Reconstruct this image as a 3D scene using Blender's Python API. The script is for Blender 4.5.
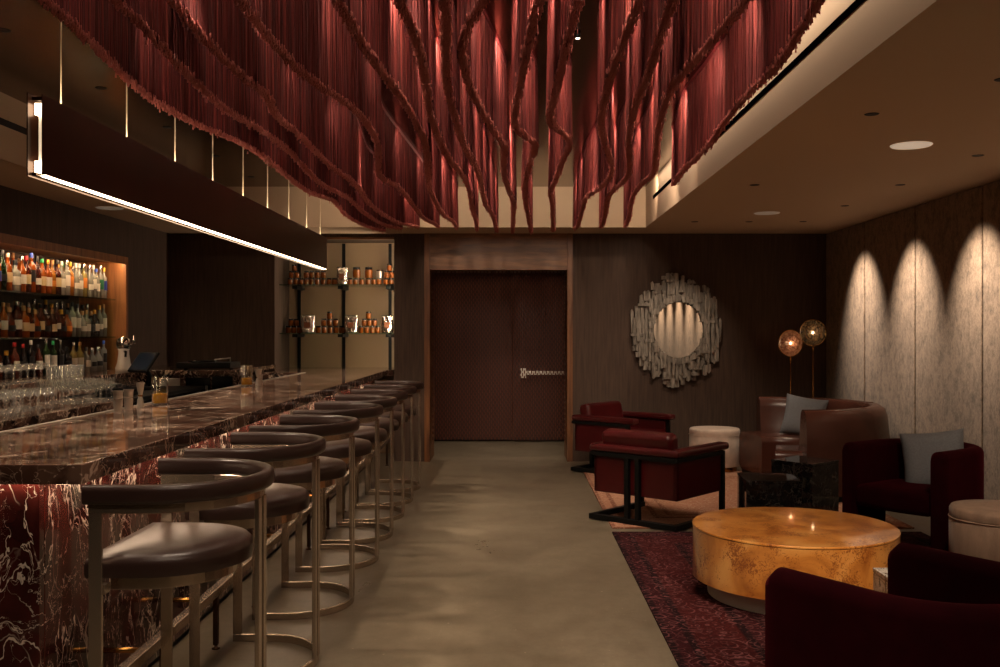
import bpy, math, random
import numpy as np
from mathutils import Vector, Matrix
random.seed(7)
rng = np.random.default_rng(7)
for _o in list(bpy.data.objects):
    bpy.data.objects.remove(_o)
SC = bpy.context.scene
COL = SC.collection
PI = math.pi

# ------------------------------------------------------------------ camera, world, lights, exposure
cd = bpy.data.cameras.new('camera'); cam = bpy.data.objects.new('camera', cd); COL.objects.link(cam)
cam.location = (0, 0, 1.5); cam.rotation_euler = (PI / 2, 0, 0)
cd.sensor_width = 36; cd.lens = 34.56; cd.shift_x = -0.012; cd.shift_y = -0.002
cd.clip_start = 0.05; cd.clip_end = 60
SC.camera = cam
W = bpy.data.worlds.new('world'); SC.world = W; W.use_nodes = True
W.node_tree.nodes['Background'].inputs[0].default_value = (1.0, 0.72, 0.5, 1)
W.node_tree.nodes['Background'].inputs[1].default_value = 0.02
SC.view_settings.view_transform = 'Standard'; SC.view_settings.look = 'None'
SC.view_settings.gamma = 1; SC.view_settings.use_curve_mapping = False
SC.view_settings.exposure = 0.0
SC.cycles.use_denoising = True
SC.cycles.max_bounces = 8
SC.cycles.transparent_max_bounces = 12
SC.cycles.caustics_reflective = False; SC.cycles.caustics_refractive = False

WARM = (1.0, 0.77, 0.56)
SEAMS = [9.86 - 1.233 * k for k in range(11)]
TRAY_Z, SOF_Z, RX, LX, FY, DB = 3.07, 2.63, 1.45, -3.35, 10.41, 11.08
RW, LW = 3.62, -3.95


def spot(name, loc, target, watts, angle, blend=0.4, col=WARM, size=0.03):
    ld = bpy.data.lights.new(name, 'SPOT'); ld.energy = watts; ld.color = col
    ld.spot_size = math.radians(angle); ld.spot_blend = blend; ld.shadow_soft_size = size
    o = bpy.data.objects.new(name, ld); COL.objects.link(o); o.location = loc
    o.rotation_euler = (Vector(target) - Vector(loc)).to_track_quat('-Z', 'Y').to_euler()
    return o


def area(name, loc, target, watts, sx, sy, col=WARM):
    ld = bpy.data.lights.new(name, 'AREA'); ld.energy = watts; ld.color = col
    ld.shape = 'RECTANGLE'; ld.size = sx; ld.size_y = sy
    o = bpy.data.objects.new(name, ld); COL.objects.link(o); o.location = loc
    o.rotation_euler = (Vector(target) - Vector(loc)).to_track_quat('-Z', 'Y').to_euler()
    return o


# wall washers over each panel seam
for y in SEAMS:
    spot('wall_washer_beam', (2.99, y, 2.60), (2.99 + 0.574, y, 2.60 - 0.819), 205, 64, 1.0, (1, .79, .61))
# back soffit spots: mirror wall / ottoman
spot('mirror_beam', (1.88, 9.88, 2.60), (1.88, 10.9, 1.3), 38, 60, 0.8)
spot('stool_beam', (2.44, 9.88, 2.60), (2.0, 10.0, 0.4), 60, 66, 0.7)
# lounge spots in the soffit
spot('table_beam', (1.87, 4.99, 2.60), (1.55, 5.2, 0.4), 60, 55, 0.7)
spot('lounge_beam', (1.87, 7.4, 2.60), (2.4, 8.8, 0.5), 90, 70, 0.8)
spot('lounge_beam', (2.2, 4.3, 2.60), (2.75, 6.1, 0.4), 95, 50, 0.8)  # added spot, brightens the taupe ottoman and velvet chair
spot('lounge_beam', (1.62, 2.3, 2.60), (1.5, 5.0, 0.25), 360, 24, 0.8, (1, .74, .5))
# lights among the fringe: spots added in each gap between neighbouring curtains, most without a fixture, aimed down the room
FRINGE_PATHS = [
    [(1.2, -1.50), (3.13, -1.57), (4.19, -1.65), (5.28, -1.63), (6.7, -1.56), (8.13, -1.52), (9.0, -1.58), (10.3, -1.357)],
    [(1.2, -1.30), (3.88, -1.34), (5.0, -1.40), (6.03, -1.37), (7.6, -1.37), (8.6, -1.38), (10.3, -1.18)],
    [(1.2, -1.08), (3.56, -1.135), (4.37, -1.10), (4.93, -1.23), (6.03, -1.19), (6.7, -1.12), (8.2, -1.25), (10.3, -1.0)],
    [(1.2, -.93), (3.56, -.88), (4.34, -.845), (4.8, -.79), (5.56, -.77), (6.58, -.92), (8.5, -.84), (10.3, -.79)],
    [(1.2, -.52), (2.2, -.62), (3.13, -.557), (4.42, -.54), (5.5, -.49), (7.54, -.65), (10.3, -.59)],
    [(1.2, -.40), (2.3, -.42), (3.19, -.35), (3.78, -.36), (4.87, -.42), (6.53, -.367), (7.54, -.33), (10.3, -.375)],
    [(1.2, -.20), (3.2, -.22), (4.4, -.30), (5.5, -.27), (6.66, -.24), (8.0, -.22), (10.3, -.16)],
    [(1.2, -.02), (2.3, .02), (3.1, -.08), (3.74, -.21), (4.35, -.19), (5.53, -.04), (6.8, -.06), (7.95, .02), (10.3, .006)],
    [(1.2, .16), (2.2, .20), (3.23, .09), (4.95, 0.0), (5.63, .15), (7.0, .09), (8.67, .13), (10.3, .21)],
    [(1.2, .30), (2.2, .34), (3.22, .225), (4.88, .18), (5.65, .355), (7.17, .29), (10.3, .445)],
    [(1.2, .50), (2.2, .47), (3.15, .43), (3.96, .41), (4.6, .43), (5.4, .50), (6.42, .68), (8.0, .62), (10.3, .676)],
    [(1.2, .60), (2.2, .56), (3.2, .53), (4.6, .59), (5.6, .68), (6.4, .79), (8.0, .80), (10.3, .955)],
    [(1.2, .82), (3.13, .77), (3.63, .72), (4.14, .70), (5.25, .80), (6.38, .95), (8.0, 1.0), (10.3, 1.22)],
    [(1.2, .97), (3.13, .985), (4.08, 1.10), (5.44, 1.14), (6.2, 1.12), (7.33, 1.24)],
]
NF = len(FRINGE_PATHS)
TIPS = [p[-1][1] for p in FRINGE_PATHS]
ENDS = [p[-1][0] for p in FRINGE_PATHS]
_gy = np.arange(0, 11.6, .01)
_k = np.exp(-.5 * (np.arange(-60, 61) * .01 / .17) ** 2); _k /= _k.sum()
_GX = [np.convolve(np.pad(np.interp(_gy, [q[0] for q in p], [q[1] for q in p]), 60, mode='edge'), _k, mode='valid') for p in FRINGE_PATHS]


def fringe_x(i, y):
    return np.interp(y, _gy, _GX[i])


FR_LAMPS = []
for fr, fy in enumerate((0.9, 2.1, 3.2, 4.2, 5.05, 6.1, 7.2, 8.4)):
    for fi in range(NF - 1):
        fx = float((fringe_x(fi, fy) + fringe_x(fi + 1, fy)) / 2)
        if fr == 4 and fi in (3, 6, 9):
            FR_LAMPS.append((fx, fy))
        spot('fringe_beam', (fx, fy, 3.03), (fx, fy + 2.0, 1.2), 16 if 4 <= fi <= 9 else 17 if fi > 9 else 4.5, 150, 0.6, (1, .77, .57), 0.05)
        if fr in (2, 6) and fi in (2, 5, 7, 9):
            spot('floor_beam', (fx, fy, 3.015), (fx, fy + .3, 0), 55, 70, 0.8, (1, .78, .58), 0.02)
area('tray_side_fill', ((RX + 1.27) / 2, 4.8, 3.062), ((RX + 1.27) / 2 + .05, 4.8, 2.0), 20, 9.4, .03, (1, .77, .57))  # added fill light that brightens the right tray face
for fi in range(-1, 13):
    fx = TIPS[0] - .2 if fi < 0 else TIPS[12] + .12 if fi == 12 else (TIPS[fi] + TIPS[fi + 1]) / 2
    spot('tray_end_beam', (fx, 9.45, 3.015), (fx, 10.41, 2.7), 16, 120, 0.7, (1, .72, .5), 0.03)

# bar downlights in the tray behind the bar
for y in (3.8, 5.0, 6.19, 7.38, 8.59, 9.75):
    spot('bar_beam', (-2.65, y, 3.03), (-1.95, y + 0.1, 1.0), 175, 60, 0.7)
spot('vestibule_beam', (-0.1, 12.0, 2.18), (-0.1, 12.3, 0), 75, 84, 0.5)
for y in (5.6, 6.8, 8.0):
    spot('back_bar_beam', (-2.65, y, 3.03), (-3.35, y, 1.0), 95, 50, 0.7)


# ------------------------------------------------------------------ materials
def new_mat(name):
    m = bpy.data.materials.new(name); m.use_nodes = True
    nt = m.node_tree; b = nt.nodes['Principled BSDF']
    return m, nt, b


def lin(c):
    return tuple(((v / 255) / 12.92 if v / 255 <= .04045 else ((v / 255 + .055) / 1.055) ** 2.4) for v in c) + (1,)


def N(nt, typ, **kw):
    n = nt.nodes.new(typ)
    for k, v in kw.items():
        if k in n.inputs.keys():
            n.inputs[k].default_value = v
        else:
            setattr(n, k, v)
    return n


def L(nt, a, b):
    nt.links.new(a, b)


def plain(name, rgb, rough=.5, metal=0, bump=0, bscale=60, var=0.0, vscale=4, stretch=(1, 1, 1), coat=0, sheen=0, trans=0, ior=1.45, spec=None):
    m, nt, b = new_mat(name)
    c = lin(rgb)
    b.inputs['Base Color'].default_value = c
    b.inputs['Roughness'].default_value = rough
    b.inputs['Metallic'].default_value = metal
    b.inputs['Coat Weight'].default_value = coat
    b.inputs['Coat Roughness'].default_value = .06
    b.inputs['Sheen Weight'].default_value = sheen
    b.inputs['Transmission Weight'].default_value = trans
    b.inputs['IOR'].default_value = ior
    b.inputs['Sheen Tint'].default_value = (min(1, c[0] * 12), min(1, c[1] * 12), min(1, c[2] * 12), 1)
    if spec is not None:
        b.inputs['Specular IOR Level'].default_value = spec
    if bump or var:
        tc = N(nt, 'ShaderNodeTexCoord'); mp = N(nt, 'ShaderNodeMapping'); mp.inputs['Scale'].default_value = stretch
        L(nt, tc.outputs['Object'], mp.inputs['Vector'])
    if var:
        n = N(nt, 'ShaderNodeTexNoise', Scale=vscale, Detail=6.0); L(nt, mp.outputs[0], n.inputs['Vector'])
        r = N(nt, 'ShaderNodeValToRGB')
        r.color_ramp.elements[0].position = .3; r.color_ramp.elements[1].position = .7
        r.color_ramp.elements[0].color = tuple(v * (1 - var) for v in c[:3]) + (1,)
        r.color_ramp.elements[1].color = tuple(min(1, v * (1 + var)) for v in c[:3]) + (1,)
        L(nt, n.outputs[0], r.inputs[0]); L(nt, r.outputs[0], b.inputs['Base Color'])
    if bump:
        n2 = N(nt, 'ShaderNodeTexNoise', Scale=bscale, Detail=4.0); L(nt, mp.outputs[0], n2.inputs['Vector'])
        bp = N(nt, 'ShaderNodeBump', Strength=bump, Distance=.01); L(nt, n2.outputs[0], bp.inputs['Height'])
        L(nt, bp.outputs[0], b.inputs['Normal'])
    return m


def emit(name, rgb, strength):
    m, nt, b = new_mat(name)
    b.inputs['Base Color'].default_value = (0.8, .8, .8, 1)
    b.inputs['Emission Color'].default_value = tuple(rgb) + (1,)
    b.inputs['Emission Strength'].default_value = strength
    return m


def ramp(nt, stops):
    r = N(nt, 'ShaderNodeValToRGB')
    e = r.color_ramp.elements
    while len(e) < len(stops):
        e.new(.5)
    for i, (p, c) in enumerate(stops):
        e[i].position = p; e[i].color = c
    return r


def mixc(nt, fac, a, b):
    n = nt.nodes.new('ShaderNodeMix'); n.data_type = 'RGBA'
    for sock, v in ((n.inputs[0], fac), (n.inputs[6], a), (n.inputs[7], b)):
        if hasattr(v, 'is_output'):
            L(nt, v, sock)
        else:
            sock.default_value = v
    return n.outputs[2]


def marble(name, base, dark, vein, patch, scale=1.0, stretch=(1, 1, 1), rough=.08, thin=.03):
    m, nt, b = new_mat(name)
    tc = N(nt, 'ShaderNodeTexCoord'); mp = N(nt, 'ShaderNodeMapping'); mp.inputs['Scale'].default_value = stretch
    L(nt, tc.outputs['Object'], mp.inputs['Vector'])
    nz = N(nt, 'ShaderNodeTexNoise', Scale=1.8 * scale, Detail=5.0); L(nt, mp.outputs[0], nz.inputs['Vector'])
    vm = N(nt, 'ShaderNodeVectorMath', operation='SCALE'); L(nt, nz.outputs['Color'], vm.inputs[0]); vm.inputs['Scale'].default_value = .55 / scale
    va = N(nt, 'ShaderNodeVectorMath', operation='ADD'); L(nt, mp.outputs[0], va.inputs[0]); L(nt, vm.outputs[0], va.inputs[1])
    n1 = N(nt, 'ShaderNodeTexNoise', Scale=3.0 * scale, Detail=8.0); L(nt, va.outputs[0], n1.inputs['Vector'])
    r1 = ramp(nt, [(.35, lin(dark)), (.65, lin(base))]); L(nt, n1.outputs[0], r1.inputs[0])
    # patches of grey green
    n2 = N(nt, 'ShaderNodeTexNoise', Scale=2.2 * scale, Detail=6.0); L(nt, va.outputs[0], n2.inputs['Vector'])
    r2 = ramp(nt, [(.56, (0, 0, 0, 1)), (.66, (1, 1, 1, 1))]); L(nt, n2.outputs[0], r2.inputs[0])
    c = mixc(nt, r2.outputs[0], r1.outputs[0], lin(patch))
    for sc, th, op in ((1.3 * scale, thin, .9), (2.6 * scale, thin * .8, .8), (5.5 * scale, thin * .9, .6)):
        n3 = N(nt, 'ShaderNodeTexNoise', Scale=sc, Detail=5.0, Roughness=.55, Distortion=.9); L(nt, va.outputs[0], n3.inputs['Vector'])
        sb = N(nt, 'ShaderNodeMath', operation='SUBTRACT'); L(nt, n3.outputs[0], sb.inputs[0]); sb.inputs[1].default_value = .5
        ab = N(nt, 'ShaderNodeMath', operation='ABSOLUTE'); L(nt, sb.outputs[0], ab.inputs[0])
        n5 = N(nt, 'ShaderNodeTexNoise', Scale=sc * 1.3, Detail=4.0); L(nt, mp.outputs[0], n5.inputs['Vector'])
        mr = N(nt, 'ShaderNodeMapRange'); mr.inputs['From Min'].default_value = .40; mr.inputs['From Max'].default_value = .70
        mr.inputs['To Min'].default_value = 0.0; mr.inputs['To Max'].default_value = th * 2.0
        L(nt, n5.outputs[0], mr.inputs['Value'])
        ad = N(nt, 'ShaderNodeMath', operation='ADD'); L(nt, mr.outputs[0], ad.inputs[0]); ad.inputs[1].default_value = 1e-4
        lt = N(nt, 'ShaderNodeMath', operation='DIVIDE'); L(nt, ab.outputs[0], lt.inputs[0]); L(nt, ad.outputs[0], lt.inputs[1])
        rr = ramp(nt, [(.45, (op, op, op, 1)), (1.0, (0, 0, 0, 1))]); L(nt, lt.outputs[0], rr.inputs[0])
        c = mixc(nt, rr.outputs[0], c, lin(vein))
    v = N(nt, 'ShaderNodeTexVoronoi', feature='DISTANCE_TO_EDGE', Scale=4.2 * scale); L(nt, va.outputs[0], v.inputs['Vector'])
    rr = ramp(nt, [(.0, (.55, .55, .55, 1)), (.02, (0, 0, 0, 1))]); L(nt, v.outputs['Distance'], rr.inputs[0])
    n6 = N(nt, 'ShaderNodeTexNoise', Scale=2.0 * scale, Detail=3.0); L(nt, tc.outputs['Object'], n6.inputs['Vector'])
    r6 = ramp(nt, [(.48, (0, 0, 0, 1)), (.6, (1, 1, 1, 1))]); L(nt, n6.outputs[0], r6.inputs[0])
    mm = N(nt, 'ShaderNodeMath', operation='MULTIPLY'); L(nt, rr.outputs[0], mm.inputs[0]); L(nt, r6.outputs[0], mm.inputs[1])
    c = mixc(nt, mm.outputs[0], c, lin(vein))
    L(nt, c, b.inputs['Base Color'])
    b.inputs['Roughness'].default_value = rough
    return m


def wood(name, light, dark, scale=1.0, stretch=(14, 14, 1), rough=.45):
    m, nt, b = new_mat(name)
    tc = N(nt, 'ShaderNodeTexCoord'); mp = N(nt, 'ShaderNodeMapping'); mp.inputs['Scale'].default_value = stretch
    L(nt, tc.outputs['Object'], mp.inputs['Vector'])
    n = N(nt, 'ShaderNodeTexNoise', Scale=1.5 * scale, Detail=8.0, Distortion=.8); L(nt, mp.outputs[0], n.inputs['Vector'])
    r = ramp(nt, [(.3, lin(dark)), (.7, lin(light))]); L(nt, n.outputs[0], r.inputs[0])
    L(nt, r.outputs[0], b.inputs['Base Color']); b.inputs['Roughness'].default_value = rough
    return m


def burl(name):
    m, nt, b = new_mat(name)
    tc = N(nt, 'ShaderNodeTexCoord'); mp = N(nt, 'ShaderNodeMapping')
    L(nt, tc.outputs['Object'], mp.inputs['Vector'])
    n = N(nt, 'ShaderNodeTexNoise', Scale=3.5, Detail=9.0, Distortion=1.5); L(nt, mp.outputs[0], n.inputs['Vector'])
    r = ramp(nt, [(.3, lin((158, 92, 36))), (.5, lin((206, 136, 62))), (.72, lin((226, 166, 92)))]); L(nt, n.outputs[0], r.inputs[0])
    n2 = N(nt, 'ShaderNodeTexNoise', Scale=48.0, Detail=3.0, Distortion=2.0); L(nt, mp.outputs[0], n2.inputs['Vector'])
    n3 = N(nt, 'ShaderNodeTexNoise', Scale=5.0, Detail=4.0); L(nt, mp.outputs[0], n3.inputs['Vector'])
    mu = N(nt, 'ShaderNodeMath', operation='MULTIPLY'); L(nt, n2.outputs[0], mu.inputs[0]); L(nt, n3.outputs[0], mu.inputs[1])
    r2 = ramp(nt, [(.27, (0, 0, 0, 1)), (.34, (.9, .9, .9, 1))]); L(nt, mu.outputs[0], r2.inputs[0])
    c = mixc(nt, r2.outputs[0], r.outputs[0], lin((136, 72, 26)))
    L(nt, c, b.inputs['Base Color']); b.inputs['Roughness'].default_value = .28
    b.inputs['Coat Weight'].default_value = 1; b.inputs['Coat Roughness'].default_value = .04
    return m


def concrete(name):
    m, nt, b = new_mat(name)
    tc = N(nt, 'ShaderNodeTexCoord'); mp = N(nt, 'ShaderNodeMapping'); mp.inputs['Scale'].default_value = (1, .8, 1)
    L(nt, tc.outputs['Object'], mp.inputs['Vector'])
    n = N(nt, 'ShaderNodeTexNoise', Scale=1.6, Detail=12.0, Roughness=.7); L(nt, mp.outputs[0], n.inputs['Vector'])
    r = ramp(nt, [(.28, lin((100, 90, 75))), (.72, lin((126, 115, 97)))]); L(nt, n.outputs[0], r.inputs[0])
    n2 = N(nt, 'ShaderNodeTexNoise', Scale=38.0, Detail=3.0); L(nt, tc.outputs['Object'], n2.inputs['Vector'])
    r2 = ramp(nt, [(.70, (0, 0, 0, 1)), (.76, (.6, .6, .6, 1))]); L(nt, n2.outputs[0], r2.inputs[0])
    c = mixc(nt, r2.outputs[0], r.outputs[0], lin((186, 176, 155)))
    n7 = N(nt, 'ShaderNodeTexNoise', Scale=7.0, Detail=12.0, Roughness=.8); L(nt, mp.outputs[0], n7.inputs['Vector'])
    r7 = ramp(nt, [(.36, (.72, .70, .67, 1)), (.62, (1.06, 1.06, 1.06, 1))]); L(nt, n7.outputs[0], r7.inputs[0])
    mm = nt.nodes.new('ShaderNodeMix'); mm.data_type = 'RGBA'; mm.blend_type = 'MULTIPLY'; mm.inputs[0].default_value = 1
    L(nt, c, mm.inputs[6]); L(nt, r7.outputs[0], mm.inputs[7]); c = mm.outputs[2]
    L(nt, c, b.inputs['Base Color'])
    r3 = ramp(nt, [(.3, (.26, .26, .26, 1)), (.7, (.42, .42, .42, 1))]); L(nt, n.outputs[0], r3.inputs[0])
    L(nt, r3.outputs[0], b.inputs['Roughness'])
    return m


def velvet_panel(name):
    m, nt, b = new_mat(name)
    tc = N(nt, 'ShaderNodeTexCoord')
    n = N(nt, 'ShaderNodeTexNoise', Scale=13.0, Detail=9.0, Roughness=.8)
    mp = N(nt, 'ShaderNodeMapping'); mp.inputs['Scale'].default_value = (1.2, 1.2, .8); L(nt, tc.outputs['Object'], mp.inputs[0]); L(nt, mp.outputs[0], n.inputs['Vector'])
    r = ramp(nt, [(.34, lin((84, 70, 57))), (.56, lin((152, 131, 110)))]); L(nt, n.outputs[0], r.inputs[0])
    mp2 = N(nt, 'ShaderNodeMapping'); mp2.inputs['Scale'].default_value = (60, 60, 12); L(nt, tc.outputs['Object'], mp2.inputs[0])
    n2 = N(nt, 'ShaderNodeTexNoise', Scale=4.0, Detail=3.0); L(nt, mp2.outputs[0], n2.inputs['Vector'])
    r2 = ramp(nt, [(.3, (0.62, .62, .62, 1)), (.7, (1.1, 1.1, 1.1, 1))]); L(nt, n2.outputs[0], r2.inputs[0])
    mm = nt.nodes.new('ShaderNodeMix'); mm.data_type = 'RGBA'; mm.blend_type = 'MULTIPLY'; mm.inputs[0].default_value = 1
    L(nt, r.outputs[0], mm.inputs[6]); L(nt, r2.outputs[0], mm.inputs[7])
    L(nt, mm.outputs[2], b.inputs['Base Color']); b.inputs['Roughness'].default_value = .85; b.inputs['Sheen Weight'].default_value = .15
    bp = N(nt, 'ShaderNodeBump', Strength=.15, Distance=.01); L(nt, n2.outputs[0], bp.inputs['Height']); L(nt, bp.outputs[0], b.inputs['Normal'])
    return m


def rug_mat(name, cols, bw, ox, oy, sx, sy):
    # faded oriental rug: field of small motifs, banded borders, worn light threads
    m, nt, b = new_mat(name)
    field, dark, light, accent = [lin(c) for c in cols]
    tc = N(nt, 'ShaderNodeTexCoord')
    sep = N(nt, 'ShaderNodeSeparateXYZ'); L(nt, tc.outputs['Object'], sep.inputs[0])

    def M(op, a, bb=None):
        n = N(nt, 'ShaderNodeMath', operation=op)
        for i, v in enumerate((a, bb)):
            if v is None:
                continue
            if hasattr(v, 'is_output'):
                L(nt, v, n.inputs[i])
            else:
                n.inputs[i].default_value = v
        return n.outputs[0]
    dx = M('SUBTRACT', sx / 2, M('ABSOLUTE', sep.outputs[0]))
    dy = M('SUBTRACT', sy / 2, M('ABSOLUTE', sep.outputs[1]))
    d = M('MINIMUM', dx, dy)
    rr = ramp(nt, [(0.0, dark), (.05, dark), (.06, field), (.16, field), (.17, dark), (.22, dark), (.24, accent), (.62, accent), (.64, dark), (.70, dark), (.71, field), (.82, field), (.84, dark), (.92, field)])
    L(nt, M('DIVIDE', d, bw), rr.inputs[0])
    c = rr.outputs[0]
    nz = N(nt, 'ShaderNodeTexNoise', Scale=6.0, Detail=3.0); L(nt, tc.outputs['Object'], nz.inputs['Vector'])
    vs = N(nt, 'ShaderNodeVectorMath', operation='SCALE'); L(nt, nz.outputs['Color'], vs.inputs[0]); vs.inputs['Scale'].default_value = .06
    va = N(nt, 'ShaderNodeVectorMath', operation='ADD'); L(nt, tc.outputs['Object'], va.inputs[0]); L(nt, vs.outputs[0], va.inputs[1])
    for sc, fr, lo, hi, col in ((7.0, 26.0, .45, .6, light), (13.0, 22.0, .5, .62, dark), (19.0, 17.0, .42, .6, light)):
        v = N(nt, 'ShaderNodeTexVoronoi', feature='F1', distance='EUCLIDEAN', Scale=sc, Randomness=.45); L(nt, va.outputs[0], v.inputs['Vector'])
        w = M('SINE', M('MULTIPLY', v.outputs['Distance'], fr))
        r2 = ramp(nt, [(.66, (0, 0, 0, 1)), (.9, (.8, .8, .8, 1))]); L(nt, w, r2.inputs[0])
        n4 = N(nt, 'ShaderNodeTexNoise', Scale=sc * .45, Detail=8.0, Roughness=.75); L(nt, tc.outputs['Object'], n4.inputs['Vector'])
        r4 = ramp(nt, [(lo, (0, 0, 0, 1)), (hi, (1, 1, 1, 1))]); L(nt, n4.outputs[0], r4.inputs[0])
        c = mixc(nt, M('MULTIPLY', r2.outputs[0], r4.outputs[0]), c, col)
    n5 = N(nt, 'ShaderNodeTexNoise', Scale=34.0, Detail=6.0, Roughness=.8); L(nt, tc.outputs['Object'], n5.inputs['Vector'])
    r5 = ramp(nt, [(.45, (0, 0, 0, 1)), (.7, (.7, .7, .7, 1))]); L(nt, n5.outputs[0], r5.inputs[0])
    c = mixc(nt, r5.outputs[0], c, dark)
    L(nt, c, b.inputs['Base Color']); b.inputs['Roughness'].default_value = .95; b.inputs['Specular IOR Level'].default_value = .1
    n6 = N(nt, 'ShaderNodeTexNoise', Scale=220.0); L(nt, tc.outputs['Object'], n6.inputs['Vector'])
    bp = N(nt, 'ShaderNodeBump', Strength=.5, Distance=.004); L(nt, n6.outputs[0], bp.inputs['Height']); L(nt, bp.outputs[0], b.inputs['Normal'])
    return m


def fringe_mat():
    m, nt, b = new_mat('burgundy_fringe')
    g = N(nt, 'ShaderNodeNewGeometry')
    r = ramp(nt, [(0, lin((68, 18, 18))), (.85, lin((106, 35, 33))), (1.0, lin((140, 62, 55)))])
    L(nt, g.outputs['Random Per Island'], r.inputs[0]); L(nt, r.outputs[0], b.inputs['Base Color'])
    b.inputs['Roughness'].default_value = .7; b.inputs['Specular IOR Level'].default_value = .25
    return m


def disc_mat(name, a, c):
    m, nt, b = new_mat(name)
    out = nt.nodes['Material Output']; nt.nodes.remove(b)
    tc = N(nt, 'ShaderNodeTexCoord')
    n = N(nt, 'ShaderNodeTexNoise', Scale=14.0, Detail=6.0, Distortion=2.0); L(nt, tc.outputs['Object'], n.inputs['Vector'])
    r = ramp(nt, [(.35, lin(c)), (.62, lin(a))]); L(nt, n.outputs[0], r.inputs[0])
    t = N(nt, 'ShaderNodeBsdfTranslucent'); L(nt, r.outputs[0], t.inputs[0])
    gl = N(nt, 'ShaderNodeBsdfGlossy', Roughness=.1); tr = N(nt, 'ShaderNodeBsdfTransparent')
    m1 = N(nt, 'ShaderNodeMixShader'); m1.inputs[0].default_value = .25; L(nt, t.outputs[0], m1.inputs[1]); L(nt, tr.outputs[0], m1.inputs[2])
    m2 = N(nt, 'ShaderNodeMixShader'); m2.inputs[0].default_value = .06; L(nt, m1.outputs[0], m2.inputs[1]); L(nt, gl.outputs[0], m2.inputs[2])
    L(nt, m2.outputs[0], out.inputs[0])
    return m


def thin_glass(name, tint=(.92, .96, .95), refl=.12, milk=0):
    m, nt, b = new_mat(name)
    out = nt.nodes['Material Output']; nt.nodes.remove(b)
    tr = N(nt, 'ShaderNodeBsdfTransparent'); tr.inputs[0].default_value = tuple(tint) + (1,)
    gl = N(nt, 'ShaderNodeBsdfGlossy', Roughness=.04)
    fr = N(nt, 'ShaderNodeLayerWeight', Blend=.5)
    pw = N(nt, 'ShaderNodeMath', operation='POWER'); L(nt, fr.outputs['Facing'], pw.inputs[0]); pw.inputs[1].default_value = 3.0
    ml = N(nt, 'ShaderNodeMath', operation='MULTIPLY'); L(nt, pw.outputs[0], ml.inputs[0]); ml.inputs[1].default_value = .75
    ad = N(nt, 'ShaderNodeMath', operation='ADD'); L(nt, ml.outputs[0], ad.inputs[0]); ad.inputs[1].default_value = refl
    mx = N(nt, 'ShaderNodeMixShader'); L(nt, ad.outputs[0], mx.inputs[0]); L(nt, tr.outputs[0], mx.inputs[1]); L(nt, gl.outputs[0], mx.inputs[2])
    if milk:
        df = N(nt, 'ShaderNodeBsdfTranslucent'); df.inputs[0].default_value = (.9, .88, .86, 1)
        m2 = N(nt, 'ShaderNodeMixShader'); m2.inputs[0].default_value = milk
        L(nt, mx.outputs[0], m2.inputs[1]); L(nt, df.outputs[0], m2.inputs[2]); mx = m2
    L(nt, mx.outputs[0], out.inputs[0])
    return m


M_ = {}
M_['concrete'] = concrete('polished_concrete')
M_['wall'] = plain('dark_brown_wallcovering', (74, 57, 47), .75, var=.25, vscale=6, stretch=(8, 8, .5), bump=.05, bscale=30)
M_['paint'] = plain('beige_paint', (198, 174, 147), .8)
M_['bronze_ceiling'] = plain('bronze_lacquer_ceiling', (96, 68, 38), .2, metal=1, var=.15, vscale=1.2)
M_['panel'] = velvet_panel('beige_velvet_panels')
M_['black'] = plain('matt_black', (9, 9, 9), .5, spec=.25)
M_['black_gloss'] = plain('black_gloss', (12, 12, 13), .15)
M_['walnut'] = wood('walnut_veneer', (150, 104, 68), (92, 60, 38), 1.0, (2, 2, 14))
M_['walnut_v'] = wood('walnut_vertical', (136, 88, 50), (86, 52, 30), 1.0, (14, 14, 1))
M_['oak'] = wood('oak_lining', (176, 116, 66), (128, 78, 42), 1.0, (14, 14, 1.2))
M_['counter'] = marble('brown_marble_top', (96, 68, 56), (30, 20, 17), (206, 180, 160), (118, 92, 78), 1.7, (1, .7, 1), .07, .011)
M_['front'] = marble('red_marble_front', (92, 38, 33), (46, 18, 17), (236, 220, 206), (70, 68, 62), 1.6, (1, 1, .6), .08, .0065)
M_['blackmarble'] = marble('black_marble', (34, 31, 30), (12, 11, 11), (74, 70, 66), (44, 41, 39), 2.2, (1, 1, 1), .06, .012)
M_['whitemarble'] = marble('white_marble', (186, 180, 170), (160, 152, 144), (90, 84, 78), (170, 164, 156), 3.0, (1, 1, 1), .15, .02)
M_['nickel'] = plain('bronzed_nickel', (190, 174, 156), .26, metal=.88, bump=.03, bscale=200)
M_['brass'] = plain('aged_brass', (178, 128, 66), .25, metal=1)
M_['bronze'] = plain('dark_bronze', (74, 52, 38), .35, metal=.8)
M_['steel'] = plain('brushed_steel', (198, 190, 180), .28, metal=.75)
M_['chrome'] = plain('chrome', (220, 216, 210), .08, metal=1)
M_['leather'] = plain('aubergine_leather', (54, 38, 34), .3, var=.12, vscale=5, bump=.08, bscale=160)
M_['redleather'] = plain('oxblood_leather', (68, 13, 15), .3, var=.15, vscale=6, bump=.08, bscale=150)
M_['brownleather'] = plain('brown_leather', (76, 44, 35), .26, var=.15, vscale=5, bump=.08, bscale=120)
M_['velvet'] = plain('wine_velvet', (33, 2, 6), .85, spec=.05, sheen=.4, var=.2, vscale=12, bump=.06, bscale=300)
M_['linen'] = plain('grey_linen', (118, 121, 126), .9, var=.12, vscale=90, bump=.2, bscale=300)
M_['hide'] = plain('taupe_hide', (158, 132, 112), .8, var=.18, vscale=18, stretch=(1, 1, .3), bump=.2, bscale=90, sheen=.2)
M_['palehide'] = plain('pale_hide', (208, 188, 172), .8, var=.12, vscale=14, bump=.2, bscale=90, sheen=.2)
M_['burl'] = burl('burl_veneer')
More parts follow.
